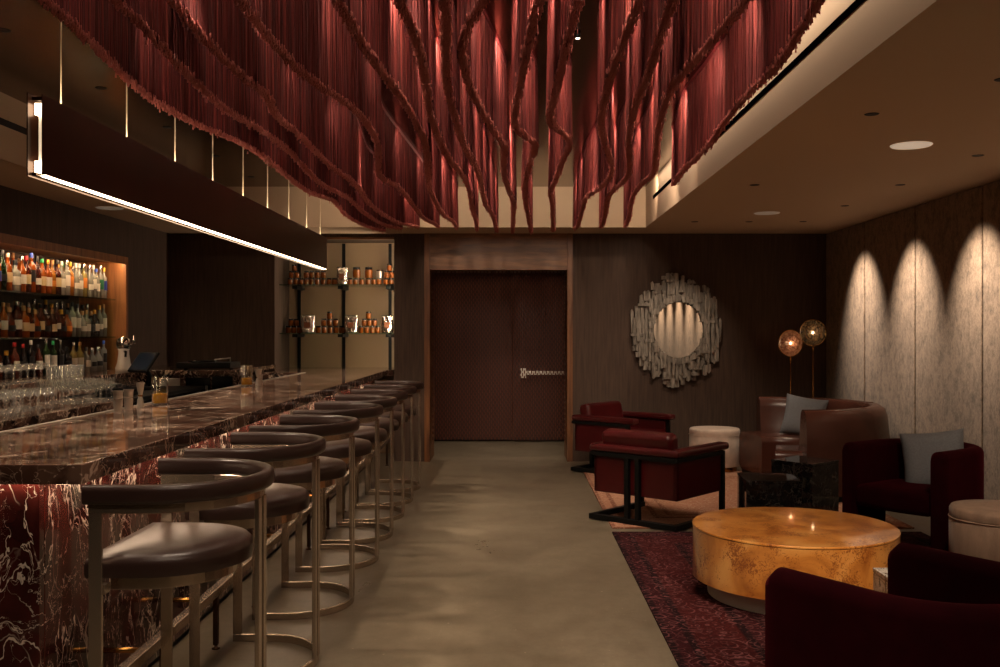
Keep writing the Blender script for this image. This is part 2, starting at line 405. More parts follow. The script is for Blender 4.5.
M_['driftwood'] = plain('silvered_wood', (138, 130, 120), .7, var=.55, vscale=7, stretch=(6, 6, 1), bump=.4, bscale=24)
M_['mirror'] = plain('mirror_silver', (235, 228, 216), .02, metal=1)
M_['fringe'] = fringe_mat()
M_['knot'] = plain('fringe_end_knots', (186, 104, 96), .6)  # lighter strand ends: light on the hem put into the colour
M_['chain'] = plain('bronze_chain', (108, 68, 56), .42, metal=.5)
M_['doorwood'] = wood('dark_door_wood', (56, 27, 21), (36, 17, 14), 1.0, (12, 12, 1), .4)
M_['pendant'] = plain('pendant_bronze_panel', (78, 48, 34), .3, metal=.5, var=.2, vscale=2)
M_['led'] = emit('warm_led', (1.0, .74, .46), 14)
M_['ledmid'] = emit('warm_led_dim_tube', (1.0, .74, .46), .8)
M_['ledfringe'] = emit('warm_led_tape', (1.0, .74, .52), 18)  # added emitter along the tracks to even the curtain lighting
M_['ledtop'] = emit('warm_led_uplight', (1.0, .74, .46), 16)
M_['ledend'] = emit('warm_led_bright', (1.0, .76, .48), 7)
M_['ledbar'] = emit('warm_led_under_counter', (1.0, .70, .46), 12)
M_['lednick'] = emit('warm_led_niche', (1.0, .70, .42), 34)
M_['ledrec'] = emit('warm_led_recess', (1.0, .76, .52), 9)
M_['bulb'] = emit('warm_bulb', (1.0, .62, .34), 24)
M_['lens'] = emit('lamp_lens', (1.0, .78, .55), 10)
M_['pushbar'] = plain('satin_push_bar', (226, 220, 210), .45, metal=.5)
M_['satin'] = plain('satin_plinth', (186, 174, 160), .5, metal=.4)
M_['rod'] = plain('pale_rod', (222, 204, 178), .5)
M_['whiteenamel'] = plain('white_enamel', (238, 234, 228), .25)
M_['void'] = plain('slot_black', (2, 2, 2), .9, spec=0)
M_['glass'] = thin_glass('clear_glass', (.95, .97, .96), .08, .10)
M_['shelf'] = thin_glass('green_glass_shelf', (.72, .88, .82), .1)
M_['amberglass'] = plain('amber_glass_jar', (122, 62, 18), .07, trans=.12)
M_['amberliq'] = plain('golden_liquid', (230, 156, 44), .1, trans=.1)
M_['foil'] = plain('silver_foil', (214, 206, 196), .18, metal=1, bump=1.0, bscale=18)
M_['foillabel'] = plain('brown_label', (110, 62, 38), .5)
M_['recess'] = plain('satin_beige_panel', (142, 118, 92), .4)
M_['dimdisc'] = emit('dim_white_diffuser', (1, .76, .54), .07)  # weak emission for the two far discs
M_['disc'] = emit('soft_white_diffuser', (1, .76, .54), .34)  # stronger emission for the nearest disc
M_['speaker'] = plain('white_grille', (222, 205, 180), .6)
M_['screen'] = plain('dark_screen', (30, 40, 56), .15)
M_['rug_red'] = rug_mat('wine_oriental_rug', ((48, 14, 18), (24, 7, 10), (128, 82, 84), (60, 18, 18)), .62, 0, 0, 2.3, 4.0)
M_['rug_tan'] = rug_mat('faded_tan_rug', ((170, 122, 98), (128, 84, 66), (206, 176, 148), (184, 138, 112)), .6, 0, 0, 2.3, 3.0)


# ------------------------------------------------------------------ mesh helper
class MB:
    def __init__(s):
        s.v = []; s.f = []; s.sm = []

    def add(s, verts, faces, smooth=False, mtx=None):
        o = len(s.v)
        for p in verts:
            p = Vector(p)
            s.v.append(tuple(mtx @ p) if mtx else tuple(p))
        for f in faces:
            s.f.append(tuple(i + o for i in f)); s.sm.append(smooth)

    def box(s, x0, x1, y0, y1, z0, z1, mtx=None):
        v = [(x0, y0, z0), (x1, y0, z0), (x1, y1, z0), (x0, y1, z0), (x0, y0, z1), (x1, y0, z1), (x1, y1, z1), (x0, y1, z1)]
        f = [(0, 3, 2, 1), (4, 5, 6, 7), (0, 1, 5, 4), (1, 2, 6, 5), (2, 3, 7, 6), (3, 0, 4, 7)]
        s.add(v, f, False, mtx); return s

    def lathe(s, prof, n=24, c=(0, 0, 0), smooth=True, mtx=None, squash=None, cap=True):
        # prof: list of (r, z)
        v = []; f = []
        k = len(prof)
        for i in range(n):
            a = 2 * PI * i / n
            for r, z in prof:
                if squash:
                    q = squash
                    cx, sy = math.cos(a), math.sin(a)
                    rr = r / (abs(cx) ** q + abs(sy) ** q) ** (1 / q)
                else:
                    rr = r
                v.append((c[0] + rr * math.cos(a), c[1] + rr * math.sin(a), c[2] + z))
        for i in range(n):
            j = (i + 1) % n
            for t in range(k - 1):
                f.append((i * k + t, j * k + t, j * k + t + 1, i * k + t + 1))
        if cap and prof[0][0] > 1e-3:
            f.append(tuple(i * k for i in reversed(range(n))))
        if cap and prof[-1][0] > 1e-3:
            f.append(tuple(i * k + k - 1 for i in range(n)))
        s.add(v, f, smooth, mtx); return s

    def tube(s, pts, r, n=8, smooth=True, closed=False):
        pts = [Vector(p) for p in pts]; v = []; f = []
        m = len(pts)
        for i, p in enumerate(pts):
            a = pts[(i - 1) % m] if (closed or i > 0) else p
            b = pts[(i + 1) % m] if (closed or i < m - 1) else p
            t = (b - a).normalized()
            u = t.cross(Vector((0, 0, 1)))
            if u.length < 1e-4:
                u = t.cross(Vector((0, 1, 0)))
            u.normalize(); w = u.cross(t)
            rr = r[i] if isinstance(r, (list, tuple)) else r
            for k in range(n):
                a2 = 2 * PI * k / n
                v.append(p + u * math.cos(a2) * rr + w * math.sin(a2) * rr)
        for i in range(m if closed else m - 1):
            j = (i + 1) % m
            for k in range(n):
                k2 = (k + 1) % n
                f.append((i * n + k, i * n + k2, j * n + k2, j * n + k))
        if not closed:
            f.append(tuple(reversed(range(n)))); f.append(tuple((m - 1) * n + k for k in range(n)))
        s.add(v, f, smooth); return s

    def sweep(s, path, prof, smooth=True, closed=False, caps=True):
        # path: list of (x,y); prof(i) -> list of (u,z), u along the left normal of the path
        m = len(path); v = []; f = []
        P = [Vector((p[0], p[1])) for p in path]
        k = None
        for i in range(m):
            a = P[i - 1] if (i > 0 or closed) else P[i]
            b = P[(i + 1) % m] if (i < m - 1 or closed) else P[i]
            t = (b - a)
            if t.length < 1e-9:
                t = Vector((1, 0))
            t.normalize(); nrm = Vector((-t.y, t.x))
            pr = prof(i) if callable(prof) else prof
            k = len(pr)
            for u, z in pr:
                v.append((P[i].x + nrm.x * u, P[i].y + nrm.y * u, z))
        for i in range(m if closed else m - 1):
            j = (i + 1) % m
            for q in range(k):
                q2 = (q + 1) % k
                f.append((i * k + q, j * k + q, j * k + q2, i * k + q2))
        if caps and not closed:
            f.append(tuple(range(k))); f.append(tuple((m - 1) * k + q for q in reversed(range(k))))
        s.add(v, f, smooth); return s

    def build(s, name, mat, parent=None, bevel=0, seg=2, subsurf=0, loc=None, rot=None, auto=None):
        me = bpy.data.meshes.new(name); me.from_pydata(s.v, [], s.f)
        me.polygons.foreach_set('use_smooth', s.sm)
        me.materials.append(mat); me.update()
        import bmesh
        bm = bmesh.new(); bm.from_mesh(me); bmesh.ops.recalc_face_normals(bm, faces=bm.faces); bm.to_mesh(me); bm.free()
        o = bpy.data.objects.new(name, me); COL.objects.link(o)
        if parent is not None:
            o.parent = parent
        if loc is not None:
            o.location = loc
        if rot is not None:
            o.rotation_euler = rot
        if bevel:
            b = o.modifiers.new('bevel', 'BEVEL'); b.width = bevel; b.segments = seg; b.limit_method = 'ANGLE'; b.angle_limit = math.radians(40)
            for p in me.polygons:
                p.use_smooth = True
            w = o.modifiers.new('wn', 'WEIGHTED_NORMAL'); w.keep_sharp = True
        if subsurf:
            b = o.modifiers.new('sub', 'SUBSURF'); b.levels = subsurf; b.render_levels = subsurf
        if auto:
            me.set_sharp_from_angle(angle=math.radians(auto))
        return o


def BX(*a):
    return MB().box(*a)


def tag(o, label, cat, group=None, kind=None):
    o['label'] = label; o['category'] = cat
    if group:
        o['group'] = group
    if kind:
        o['kind'] = kind
    return o


def thing(name, label, cat, loc=(0, 0, 0), rz=0, group=None):
    o = bpy.data.objects.new(name, None); COL.objects.link(o); o.empty_display_size = .1
    o.location = loc; o.rotation_euler = (0, 0, rz)
    return tag(o, label, cat, group)


def struct(o, label=None, cat=None):
    o['kind'] = 'structure'
    if label:
        o['label'] = label; o['category'] = cat or o.name.split('_')[0]
    return o


def copy_tree(o, parent=None):
    c = o.copy(); COL.objects.link(c)
    if parent is not None:
        c.parent = parent
    for ch in list(o.children):
        copy_tree(ch, c)
    return c


def set_mat(o, m):
    o.material_slots[0].link = 'OBJECT'; o.material_slots[0].material = m


ORD = ['first', 'second', 'third', 'fourth', 'fifth', 'sixth', 'seventh', 'eighth', 'ninth', 'tenth', 'eleventh', 'twelfth', 'thirteenth', 'fourteenth', 'fifteenth', 'sixteenth', 'seventeenth', 'eighteenth', 'nineteenth', 'twentieth', 'twenty-first', 'twenty-second', 'twenty-third', 'twenty-fourth', 'twenty-fifth', 'twenty-sixth', 'twenty-seventh', 'twenty-eighth', 'twenty-ninth', 'thirtieth', 'thirty-first', 'thirty-second', 'thirty-third', 'thirty-fourth', 'thirty-fifth', 'thirty-sixth']

# ------------------------------------------------------------------ room shell
struct(BX(-4.6, 3.9, -3.1, 13.6, -.1, 0).build('floor', M_['concrete']), 'polished grey concrete floor of the lounge', 'floor')

m = MB()
m.box(-3.95, -2.74, DB, 11.92, 0, SOF_Z).box(-1.36, -1.01, DB, 11.66, 0, SOF_Z).box(.70, 3.75, DB, 11.66, 0, SOF_Z)
m.box(-2.74, -1.36, DB, 11.92, 2.59, SOF_Z).box(-1.36, -1.34, 11.66, 11.92, 0, 2.59)
wb = struct(m.build('wall_back', M_['wall']), 'dark brown back wall with the doorway and shelf recess', 'wall')
# fine vertical joints of the wallcovering
struct(BX(-2.74, -1.36, 11.82, 11.9, 0, 2.59).build('wall_recess', M_['recess'], wb))
# doorway
dfr = thing('trim_1', 'walnut door surround with tall veneer header', 'trim', (-.155, DB, 0)); dfr['kind'] = 'structure'
BX(-.855, -.79, -.03, .58, 0, SOF_Z).build('door_jamb', M_['walnut_v'], dfr, .004)
BX(.79, .855, -.03, .58, 0, SOF_Z).build('door_jamb', M_['walnut_v'], dfr, .004)
BX(-.79, .79, -.018, .58, 2.21, SOF_Z).build('door_header', M_['walnut'], dfr, .003)
# vestibule beyond
m = MB()
m.box(-1.3, -1.2, 11.66, 13.2, 0, 2.4).box(1.0, 1.1, 11.66, 13.2, 0, 2.4).box(-1.3, 1.1, 11.66, 13.2, 2.3, 2.4).box(-1.3, 1.1, 13.2, 13.3, 0, 2.4)
struct(m.build('wall_vestibule', M_['wall']), 'dark vestibule behind the chain curtain', 'wall')
d1 = thing('door_1', 'dark red wood double door behind the chain curtain with push bar', 'door', (.013, 13.1, 0)); d1['kind'] = 'structure'
m = BX(-1.15, -.012, 0, .06, .02, 2.25)
m.build('door_leaf', M_['doorwood'], d1, .003)
leaf = BX(.004, .96, -.04, .04, .02, 2.25).build('door_leaf', M_['doorwood'], d1, .003)
m = BX(.11, .72, -.13, -.09, .915, .965).box(.10, .18, -.14, -.04, .87, 1.0).box(.70, .76, -.12, -.04, .90, .98)
m.build('push_bar', M_['pushbar'], leaf, .006)

# right wall
wr = struct(BX(3.66, 3.8, -3.1, 11.3, 0, SOF_Z).build('wall_right', M_['black']), 'right wall of tall beige velvet panels', 'wall')
ys = sorted([DB] + SEAMS + [-3.0])
for a, b in zip(ys[:-1], ys[1:]):
    BX(3.62, 3.665, a + .011, b - .011, 0.0, SOF_Z - .002).build('wall_panel', M_['panel'], wr, .012, 3)
# left wall with niche
NY0, NY1, NZ0, NZ1 = 4.5, 9.8, 1.10, 2.21
m = MB()
m.box(-4.05, LW, -3.1, NY0, 0, SOF_Z).box(-4.05, LW, NY1, DB, 0, SOF_Z).box(-4.05, LW, NY0, NY1, 0, NZ0).box(-4.05, LW, NY0, NY1, NZ1, SOF_Z)
m.box(-4.5, -4.42, NY0 - .1, NY1 + .1, NZ0 - .1, NZ1 + .1)
wl = struct(m.build('wall_left', M_['wall']), 'dark left wall with lit bottle niche', 'wall')
m = MB()
m.box(-4.42, LW + .012, NY1 - .001, NY1 + .05, NZ0, NZ1 + .05).box(-4.42, LW + .012, NY0 - .05, NY0, NZ0, NZ1 + .05).box(-4.42, LW + .012, NY0, NY1, NZ1, NZ1 + .05)
m.box(-3.958, -3.938, NY0, NY1, NZ1 - .024, NZ1 + .001)
struct(BX(-4.42, -3.95, NY0, NY1, 1.085, 1.12).build('trim_9', M_['counter']), 'marble sill of the bottle niche', 'trim')
struct(m.build('trim_2', M_['oak']), 'orange oak lining of the bottle niche', 'trim')
struct(BX(-4.05, 3.8, -3.2, -3.1, 0, 3.2).build('wall_front', M_['wall']), 'wall behind the viewpoint', 'wall')
# ceilings
m = MB()
m.box(RX, 3.8, -3.1, DB + .02, SOF_Z, 3.2).box(-4.05, LX, -3.1, DB + .02, SOF_Z, 3.2).box(LX, RX, FY, DB + .02, SOF_Z, 3.2)
ceil = struct(m.build('ceiling', M_['paint']), 'beige dropped ceiling around the fringe tray', 'ceiling')
struct(BX(LX, RX, -3.1, FY, TRAY_Z, 3.2).build('ceiling_tray', M_['bronze_ceiling']), 'glossy bronze raised ceiling above the fringe', 'ceiling')
struct(BX(RX - .004, RX + .02, -3, FY - .55, 2.86, 2.895).build('trim_3', M_['void']), 'black air slot along the right tray edge', 'trim')
struct(BX(LX - .02, LX + .004, -3, FY - .55, 2.855, 2.90).build('trim_4', M_['black']), 'black air slot along the left tray edge', 'trim')

# ceiling fittings
def speaker_disc(x, y, label, m='dimdisc'):
    o = MB().lathe([(.0, -.006), (.115, -.006), (.122, 0), (.122, .004)], 40).build('round_ceiling_light', M_[m], loc=(x, y, SOF_Z), auto=30)
    tag(o, label, 'ceiling light', 'round white ceiling discs')
speaker_disc(2.42, 5.82, 'large white round ceiling disc nearest the viewer', 'disc')
speaker_disc(2.43, 9.15, 'white round ceiling disc near the mirror wall')
speaker_disc(-3.68, 8.78, 'white round ceiling disc over the back bar')

def downlight(x, y, z, label, lit=False, group='recessed ceiling downlights'):
    t = thing('downlight', label, 'ceiling light', (x, y, z), 0, group)
    MB().lathe([(.024, -.002), (.034, -.003), (.038, 0), (.038, .004)], 20).build('trim_ring', M_['black'], t)
    MB().lathe([(.0, -.001), (.025, -.001), (.025, .003)], 16).build('lens', M_['lens'] if lit else M_['black_gloss'], t)
for k, y in enumerate(SEAMS):
    downlight(2.99, y, SOF_Z, 'black wall-wash downlight by the velvet panels, %s from the back corner' % ORD[k])
downlight(1.88, 9.88, SOF_Z, 'lit downlight in front of the mirror, left of the back pair', True)
downlight(2.44, 9.88, SOF_Z, 'lit downlight near the mirror wall, right of the back pair', True)
downlight(1.87, 4.99, SOF_Z, 'black downlight in the soffit over the burl table')
downlight(2.2, 4.3, SOF_Z, 'added unseen downlight in the soffit before the taupe ottoman')  # fixture added for the extra ottoman spot
downlight(1.87, 7.4, SOF_Z, 'black downlight in the soffit over the red leather chairs')
for k, y in enumerate((3.8, 5.0, 6.19, 7.38, 8.59, 9.75)):
    downlight(-2.65, y, TRAY_Z, 'small dark downlight in the bronze ceiling, %s from the viewer' % ORD[k])

# ------------------------------------------------------------------ fringe curtains
def fringe(i, x0):
    Y0, Y1 = 1.2, ENDS[i]

    def X(y):
        return fringe_x(i, y)

    def H(y):
        return 2.585 + .03 * np.sin(2 * PI * y / 2.6 + .7 * i)
    ya = np.linspace(Y0, Y1, 4000); xa = X(ya)
    s = np.concatenate([[0], np.cumsum(np.hypot(np.diff(xa), np.diff(ya)))])
    n = int(s[-1] / .0045)
    allv = []; allf = []; off = 0
    for row in range(3):
        ss = np.clip(np.linspace(0, s[-1], n) + rng.normal(0, .002, n), 0, s[-1])
        y = np.interp(ss, s, ya); x = X(y)
        dx = (X(y + .01) - X(y - .01)) / .02
        nl = np.sqrt(1 + dx * dx); nx, ny = 1 / nl, -dx / nl
        d = (row - 1) * .0085 + rng.normal(0, .003, n)
        tx, ty = x + nx * d, y + ny * d
        lean = rng.normal(0, .005, n); bx, by = tx + nx * lean, ty + rng.normal(0, .006, n)
        zb = H(y) + rng.normal(0, .005, n); zb -= (rng.random(n) < .02) * rng.random(n) * .03
        zt = np.full(n, 3.052)
        r = .0022 + rng.random(n) * .0008
        a0 = rng.random(n) * 6.28
        V = np.zeros((n, 12, 3))
        for k in range(3):
            c, q = np.cos(a0 + k * 2.0944), np.sin(a0 + k * 2.0944)
            V[:, k, 0] = tx + c * r; V[:, k, 1] = ty + q * r; V[:, k, 2] = zt
            V[:, 3 + k, 0] = bx + c * r; V[:, 3 + k, 1] = by + q * r; V[:, 3 + k, 2] = zb + .016
            V[:, 9 + k, 0] = bx + c * r * .15; V[:, 9 + k, 1] = by + q * r * .15; V[:, 9 + k, 2] = zb - .002
            V[:, 6 + k, 0] = bx + c * r * 1.7; V[:, 6 + k, 1] = by + q * r * 1.7; V[:, 6 + k, 2] = zb
        F = np.array([[0, 1, 4, 3], [1, 2, 5, 4], [2, 0, 3, 5], [3, 4, 7, 6], [4, 5, 8, 7], [5, 3, 6, 8], [6, 7, 10, 9], [7, 8, 11, 10], [8, 6, 9, 11]])
        FF = (np.arange(n)[:, None, None] * 12 + F[None]) + off
        allv.append(V.reshape(-1, 3)); allf.append(FF.reshape(-1, 4)); off += n * 12
    V = np.concatenate(allv); F = np.concatenate(allf)
    me = bpy.data.meshes.new('fringe')
    me.vertices.add(len(V)); me.vertices.foreach_set('co', V.ravel().astype(np.float32))
    me.loops.add(F.size); me.loops.foreach_set('vertex_index', F.ravel().astype(np.int32))
    me.polygons.add(len(F)); me.polygons.foreach_set('loop_start', np.arange(0, F.size, 4, dtype=np.int32))
    me.materials.append(M_['fringe']); me.materials.append(M_['knot'])  # second slot paints light onto the strand ends
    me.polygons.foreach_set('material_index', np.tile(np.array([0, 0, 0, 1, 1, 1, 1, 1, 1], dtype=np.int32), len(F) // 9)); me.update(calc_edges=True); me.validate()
    lab = 'burgundy fringe curtain on the wavy ceiling track, ' + ('leftmost beside the bar pendant' if i == 0 else 'rightmost beside the beige soffit edge' if i == NF - 1 else '%s from the bar side' % ORD[i])
    t = thing('fringe_curtain', lab, 'fringe curtain', (x0, Y1, 2.58), 0, 'burgundy fringe curtains under the tray ceiling')
    o = bpy.data.objects.new('fringe', me); COL.objects.link(o); o.parent = t; o.location = (-x0, -Y1, -2.58)
    # track
    yt = np.linspace(Y0, Y1, 180)
    mb = MB().sweep(list(zip(X(yt), yt)), [(-.016, 3.045), (.016, 3.045), (.016, 3.0695), (-.016, 3.0695)], False)
    mb.build('track', M_['fringe_track'], t, loc=(-x0, -Y1, -2.58))
    if i >= 5:
        return
    sd = 1 if i >= 7 else -1
    # left normal of a path running +Y points to -X
    u0, u1 = sorted((-sd * .026, -sd * .036))
    MB().sweep(list(zip(X(yt), yt)), [(u0, 3.060), (u1, 3.060), (u1, 3.066), (u0, 3.066)], False).build('light_strip', M_['ledfringe'], t, loc=(-x0, -Y1, -2.58))  # added glowing ribbon, brightens the neighbouring curtain


M_['fringe_track'] = plain('burgundy_track', (120, 40, 44), .5)
for i, x in enumerate(TIPS):
    fringe(i, x)
# small lamps among the fringe
for x, y in FR_LAMPS:
    if True:
        t = thing('fringe_lamp', 'small bright spot lamp among the fringe curtains, %s from the bar side' % ORD[FR_LAMPS.index((x, y))], 'ceiling light', (x, y, TRAY_Z), 0, 'spot lamps among the fringe')
        MB().lathe([(.013, -.028), (.016, 0)], 14).build('lamp_can', M_['black'], t)
        MB().lathe([(.0, -.029), (.011, -.029), (.011, -.027)], 12).build('lens', M_['lens'], t)

# ------------------------------------------------------------------ pendant over the bar
pt = thing('linear_pendant', 'long bronze panel pendant with glowing edge hung over the bar', 'pendant light', (-1.82, 3.72, 2.10))
LEN = 9.44 - 3.72
BX(-.003, .0, 0, LEN, .012, .32).build('front_panel', M_['pendant'], pt)
BX(-.055, -.050, -.012, LEN, 0, .325).build('back_panel', M_['pendant'], pt)
BX(-.05, -.003, .02, LEN, .30, .315).build('top_cap', M_['bronze'], pt)
BX(-.046, -.008, .05, LEN - .05, .316, .319).build('light_strip', M_['ledtop'], pt)
BX(-.034, -.008, .06, LEN, .010, .016).build('light_strip', M_['led'], pt)
BX(-.05, -.034, .02, LEN, .010, .02).build('strip_holder', M_['bronze'], pt)
MB().tube([(-.024, .035, .03), (-.024, .035, .29)], .007, 8).build('end_tube', M_['ledmid'], pt)
BX(-.04, -.008, .02, .05, .02, .065).build('tube_holder', M_['ledend'], pt)
BX(-.04, -.008, .02, .05, .245, .29).build('tube_holder', M_['ledend'], pt)
for y in (3.93, 4.6, 5.26, 5.92, 6.59, 7.25, 7.94, 8.63, 9.24):
    MB().tube([(-.026, y - 3.72, .315), (-.026, y - 3.72, TRAY_Z - 2.10)], .0034, 6).build('suspension_rod', M_['rod'], pt)

# ------------------------------------------------------------------ bar
BZ = 1.058
bar = thing('bar_counter', 'long brown marble bar counter with glowing underside', 'bar', (-1.82, 3.25, 0))
ox, oy = 1.82, -3.25
def bl(m, *a, **k):
    return m.build(*a, parent=bar, loc=(ox, oy, 0), **k)
out = [(-2.21, 3.19), (-1.43, 3.19), (-1.43, 11.07), (-2.74, 11.07), (-2.74, 10.3), (-2.21, 10.3)]
m = MB(); nO = len(out)
m.add([(x, y, .991) for x, y in out] + [(x, y, BZ) for x, y in out],
      [tuple(reversed(range(nO))), tuple(range(nO, 2 * nO))] + [(i, (i + 1) % nO, (i + 1) % nO + nO, i + nO) for i in range(nO)])
m.box(-2.735, -1.37, 11.07, 11.81, .991, BZ)
bl(m, 'countertop', M_['counter'], bevel=.004)
bl(BX(-2.15, -1.64, 3.29, 11.07, 0, .99).box(-2.70, -2.15, 10.36, 11.07, 0, .99), 'carcass', M_['black'])
yy = 3.287
for k in range(7):
    y2 = min(yy + 1.2, 11.07)
    bl(BX(-1.635, -1.60, yy + .002, y2 - .002, .03, .985), 'front_panel', M_['front'], bevel=.002)
    yy = y2
bl(BX(-2.18, -1.60, 3.25, 3.285, .03, .985), 'end_panel', M_['front'], bevel=.002)
bl(BX(-1.65, -1.615, 3.28, 11.07, 0, .03), 'toe_kick', M_['black'])
bl(BX(-1.545, -1.50, 3.25, 11.0, .982, .990), 'light_strip', M_['ledbar'])
bl(BX(-2.18, -1.50, 3.212, 3.245, .9882, .9906), 'light_strip', M_['ledbar'])
bl(BX(-2.235, -2.21, 3.19, 10.3, 1.02, 1.064), 'edge_trim', M_['steel'], bevel=.002)

fr = thing('foot_rail', 'bronze flat-bar foot rail along the bar front', 'foot rail', (-1.40, 3.3, 0))
BX(-.02, .02, 0, 7.7, .255, .296).build('rail', M_['nickel'], fr, .003)
for k in range(11):
    y = .55 + .69 * k
    if y < 7.65:
        m = BX(-.011, .011, y - .011, y + .011, .02, .256)
        m.lathe([(.02, 0), (.02, .006), (.008, .009), (.008, .022)], 12, (0, y, 0))
        m.build('rail_post', M_['bronze'], fr)
        MB().tube([(-.2, y - .16, .275), (-.02, y - .16, .275)], .011, 8).build('wall_bracket', M_['brass'], fr)


# ------------------------------------------------------------------ bar stools
def upath(hw, xs, n=18):
    # U open to -X, straights from x=xs to the arc, back at x=0 (arc radius hw centred at (-hw,0))
    p = [(xs, -hw), (-hw - .0, -hw)]
    p += [(-hw + hw * math.sin(a), -hw * math.cos(a)) for a in np.linspace(0, PI, n)[1:]]
    p += [(xs, hw)]
    return p


def rrect(u0, u1, z0, z1, r=.01, n=4):
    r = min(r, (u1 - u0) / 2 - 1e-4, (z1 - z0) / 2 - 1e-4)
    out = []
    for cx, cz, a0 in ((u1 - r, z0 + r, -PI / 2), (u1 - r, z1 - r, 0), (u0 + r, z1 - r, PI / 2), (u0 + r, z0 + r, PI)):
        for k in range(n + 1):
            a = a0 + (PI / 2) * k / n
            out.append((cx + r * math.cos(a), cz + r * math.sin(a)))
    return out


def upath2(hw, xs, xb=0, ry=None, n=22):
    # elliptical-back U: straights to x = xb-dep, arc
    dep = .30
    p = [(xs, -hw), (xb - dep - .05, -hw)]
    for a in np.linspace(0, PI, n):
        p.append((xb - dep + dep * math.sin(a), -hw * math.cos(a)))
    p += [(xb - dep - .05, hw), (xs, hw)]
    return p


def make_stool():
    # local: faces -X (bar), back at x = +.445, front legs at x = 0; y is the width
    t = thing('bar_stool', '', 'bar stool', (0, 0, 0), 0, 'leather barrel bar stools at the bar')
    HW = .315; XB = .445
    # seat: D outline
    seat = []
    op = [(-.05, -.285)] + [(x, y * .285 / .315) for x, y in upath2(.315, 0.0, XB - .035)[1:-1]] + [(-.05, .285)]
    n = len(op)
    lay = [(.90, .700), (.985, .703), (1.0, .718), (1.0, .745), (.985, .762), (.93, .775), (.72, .787), (.35, .792)]
    m = MB(); v = []; f = []
    for sc, z in lay:
        for x, y in op:
            v.append((.19 + (x - .19) * sc, y * sc, z - (.006 if False else 0)))
    for l in range(len(lay) - 1):
        for i in range(n):
            j = (i + 1) % n
            f.append((l * n + i, l * n + j, (l + 1) * n + j, (l + 1) * n + i))
    f.append(tuple(reversed(range(n)))); f.append(tuple((len(lay) - 1) * n + i for i in range(n)))
    m.add(v, f, True); m.build('seat', M_['leather'], t, auto=60)
    m = MB()
    m.sweep([(.02, -.235)] + [(x * .86, y * .235 / .315) for x, y in upath2(.315, 0, XB - .04)[1:-1]] + [(.02, .235)], rrect(-.006, .006, .655, .70, .002), False)
    m.box(.014, .026, -.235, .235, .655, .70)
    m.build('seat_frame', M_['nickel'], t)
    # padded leather band
    P = upath2(HW + .012, -.03, XB + .016)
    MB().sweep(P, rrect(-.022, .022, .95, 1.012, .018), True).build('back_band', M_['leather'], t, auto=60)
    # metal rail below band
    MB().sweep(upath2(HW, -.02, XB), rrect(-.006, .006, .918, .952, .002, 1), False).build('back_rail', M_['nickel'], t)
    # floor ring
    MB().sweep(upath2(HW, -.02, XB), rrect(-.008, .008, 0, .036, .002, 1), False).build('floor_ring', M_['nickel'], t)
    for sy in (-1, 1):
        BX(-.02, .022, sy * HW - .007, sy * HW + .007, .03, .92).build('front_leg', M_['nickel'], t, .0015)
        BX(XB - .008, XB + .008, sy * .032 - .019, sy * .032 + .019, .03, .92).build('rear_leg', M_['nickel'], t, .0015)
        BX(.0, .03, sy * (HW - .02) - .02, sy * (HW - .02) + .02, .66, .69).build('seat_bracket', M_['nickel'], t)
    return t


st0 = make_stool()
SY = [3.38, 4.335, 5.31, 6.30, 7.06, 7.80, 8.50, 9.20]
for k, y in enumerate(SY):
    o = st0 if k == 0 else copy_tree(st0)
    o.location = (-1.33, y, 0)
    o['label'] = 'brown leather barrel bar stool at the marble bar, ' + ('nearest the viewer' if k == 0 else 'farthest, beside the doorway' if k == 7 else '%s from the near bar end' % ORD[k])

# ------------------------------------------------------------------ back bar
bb = thing('back_bar_counter', 'two-tier marble back bar counter under the bottle niche', 'counter', (-3.5, 4, 0))
def b2(m, *a, **k):
    return m.build(*a, parent=bb, loc=(3.5, -4, 0), **k)
b2(BX(-3.58, -2.95, 3.5, 7.5, .92, .98), 'countertop', M_['counter'], bevel=.003)
b2(BX(-3.945, -3.55, 3.5, 11.06, 1.075, 1.12), 'upper_ledge', M_['counter'], bevel=.003)
b2(BX(-3.6, -3.57, 3.5, 9.4, .98, 1.075), 'ledge_face', M_['counter'])
b2(BX(-3.94, -3.05, 3.5, 7.48, 0, .92).box(-3.94, -3.6, 3.5, 11.0, .9, 1.075), 'cabinet', M_['black'])
cc = thing('corner_counter', 'marble corner counter with black fridge doors beside the back wall', 'counter', (-3.1, 9.4, 0))
BX(-.44, .38, 0, 1.66, 1.075, 1.12).build('countertop', M_['counter'], cc, .003)
BX(-.43, .30, .03, 1.66, 0, 1.075).build('cabinet', M_['counter'], cc)
fdo = BX(-.10, .14, .005, .03, .72, 1.05).build('fridge_door', M_['black_gloss'], cc, .003)
BX(.10, .12, -.012, .006, .80, .97).build('handle', M_['steel'], fdo, .003)
fdo = BX(.16, .36, .005, .03, .62, 1.06).build('fridge_door', M_['black_gloss'], cc, .003)
BX(.18, .20, -.012, .006, .76, .93).build('handle', M_['steel'], fdo, .003)
BX(-.36, -.16, .005, .03, .86, 1.04).build('drawer_front', M_['steel'], cc, .003)
pc = thing('under_counter_fridge', 'black under-counter cabinet beside the end of the back bar', 'cabinet', (-3.27, 8.45, 0))
BX(-.29, .27, -.92, .93, .05, .97).build('body', M_['black'], pc, .004)
BX(.27, .285, -.90, .0, .1, .94).build('door', M_['black_gloss'], pc, .003)
BX(.27, .285, .02, .91, .1, .94).build('door', M_['black_gloss'], pc, .003)

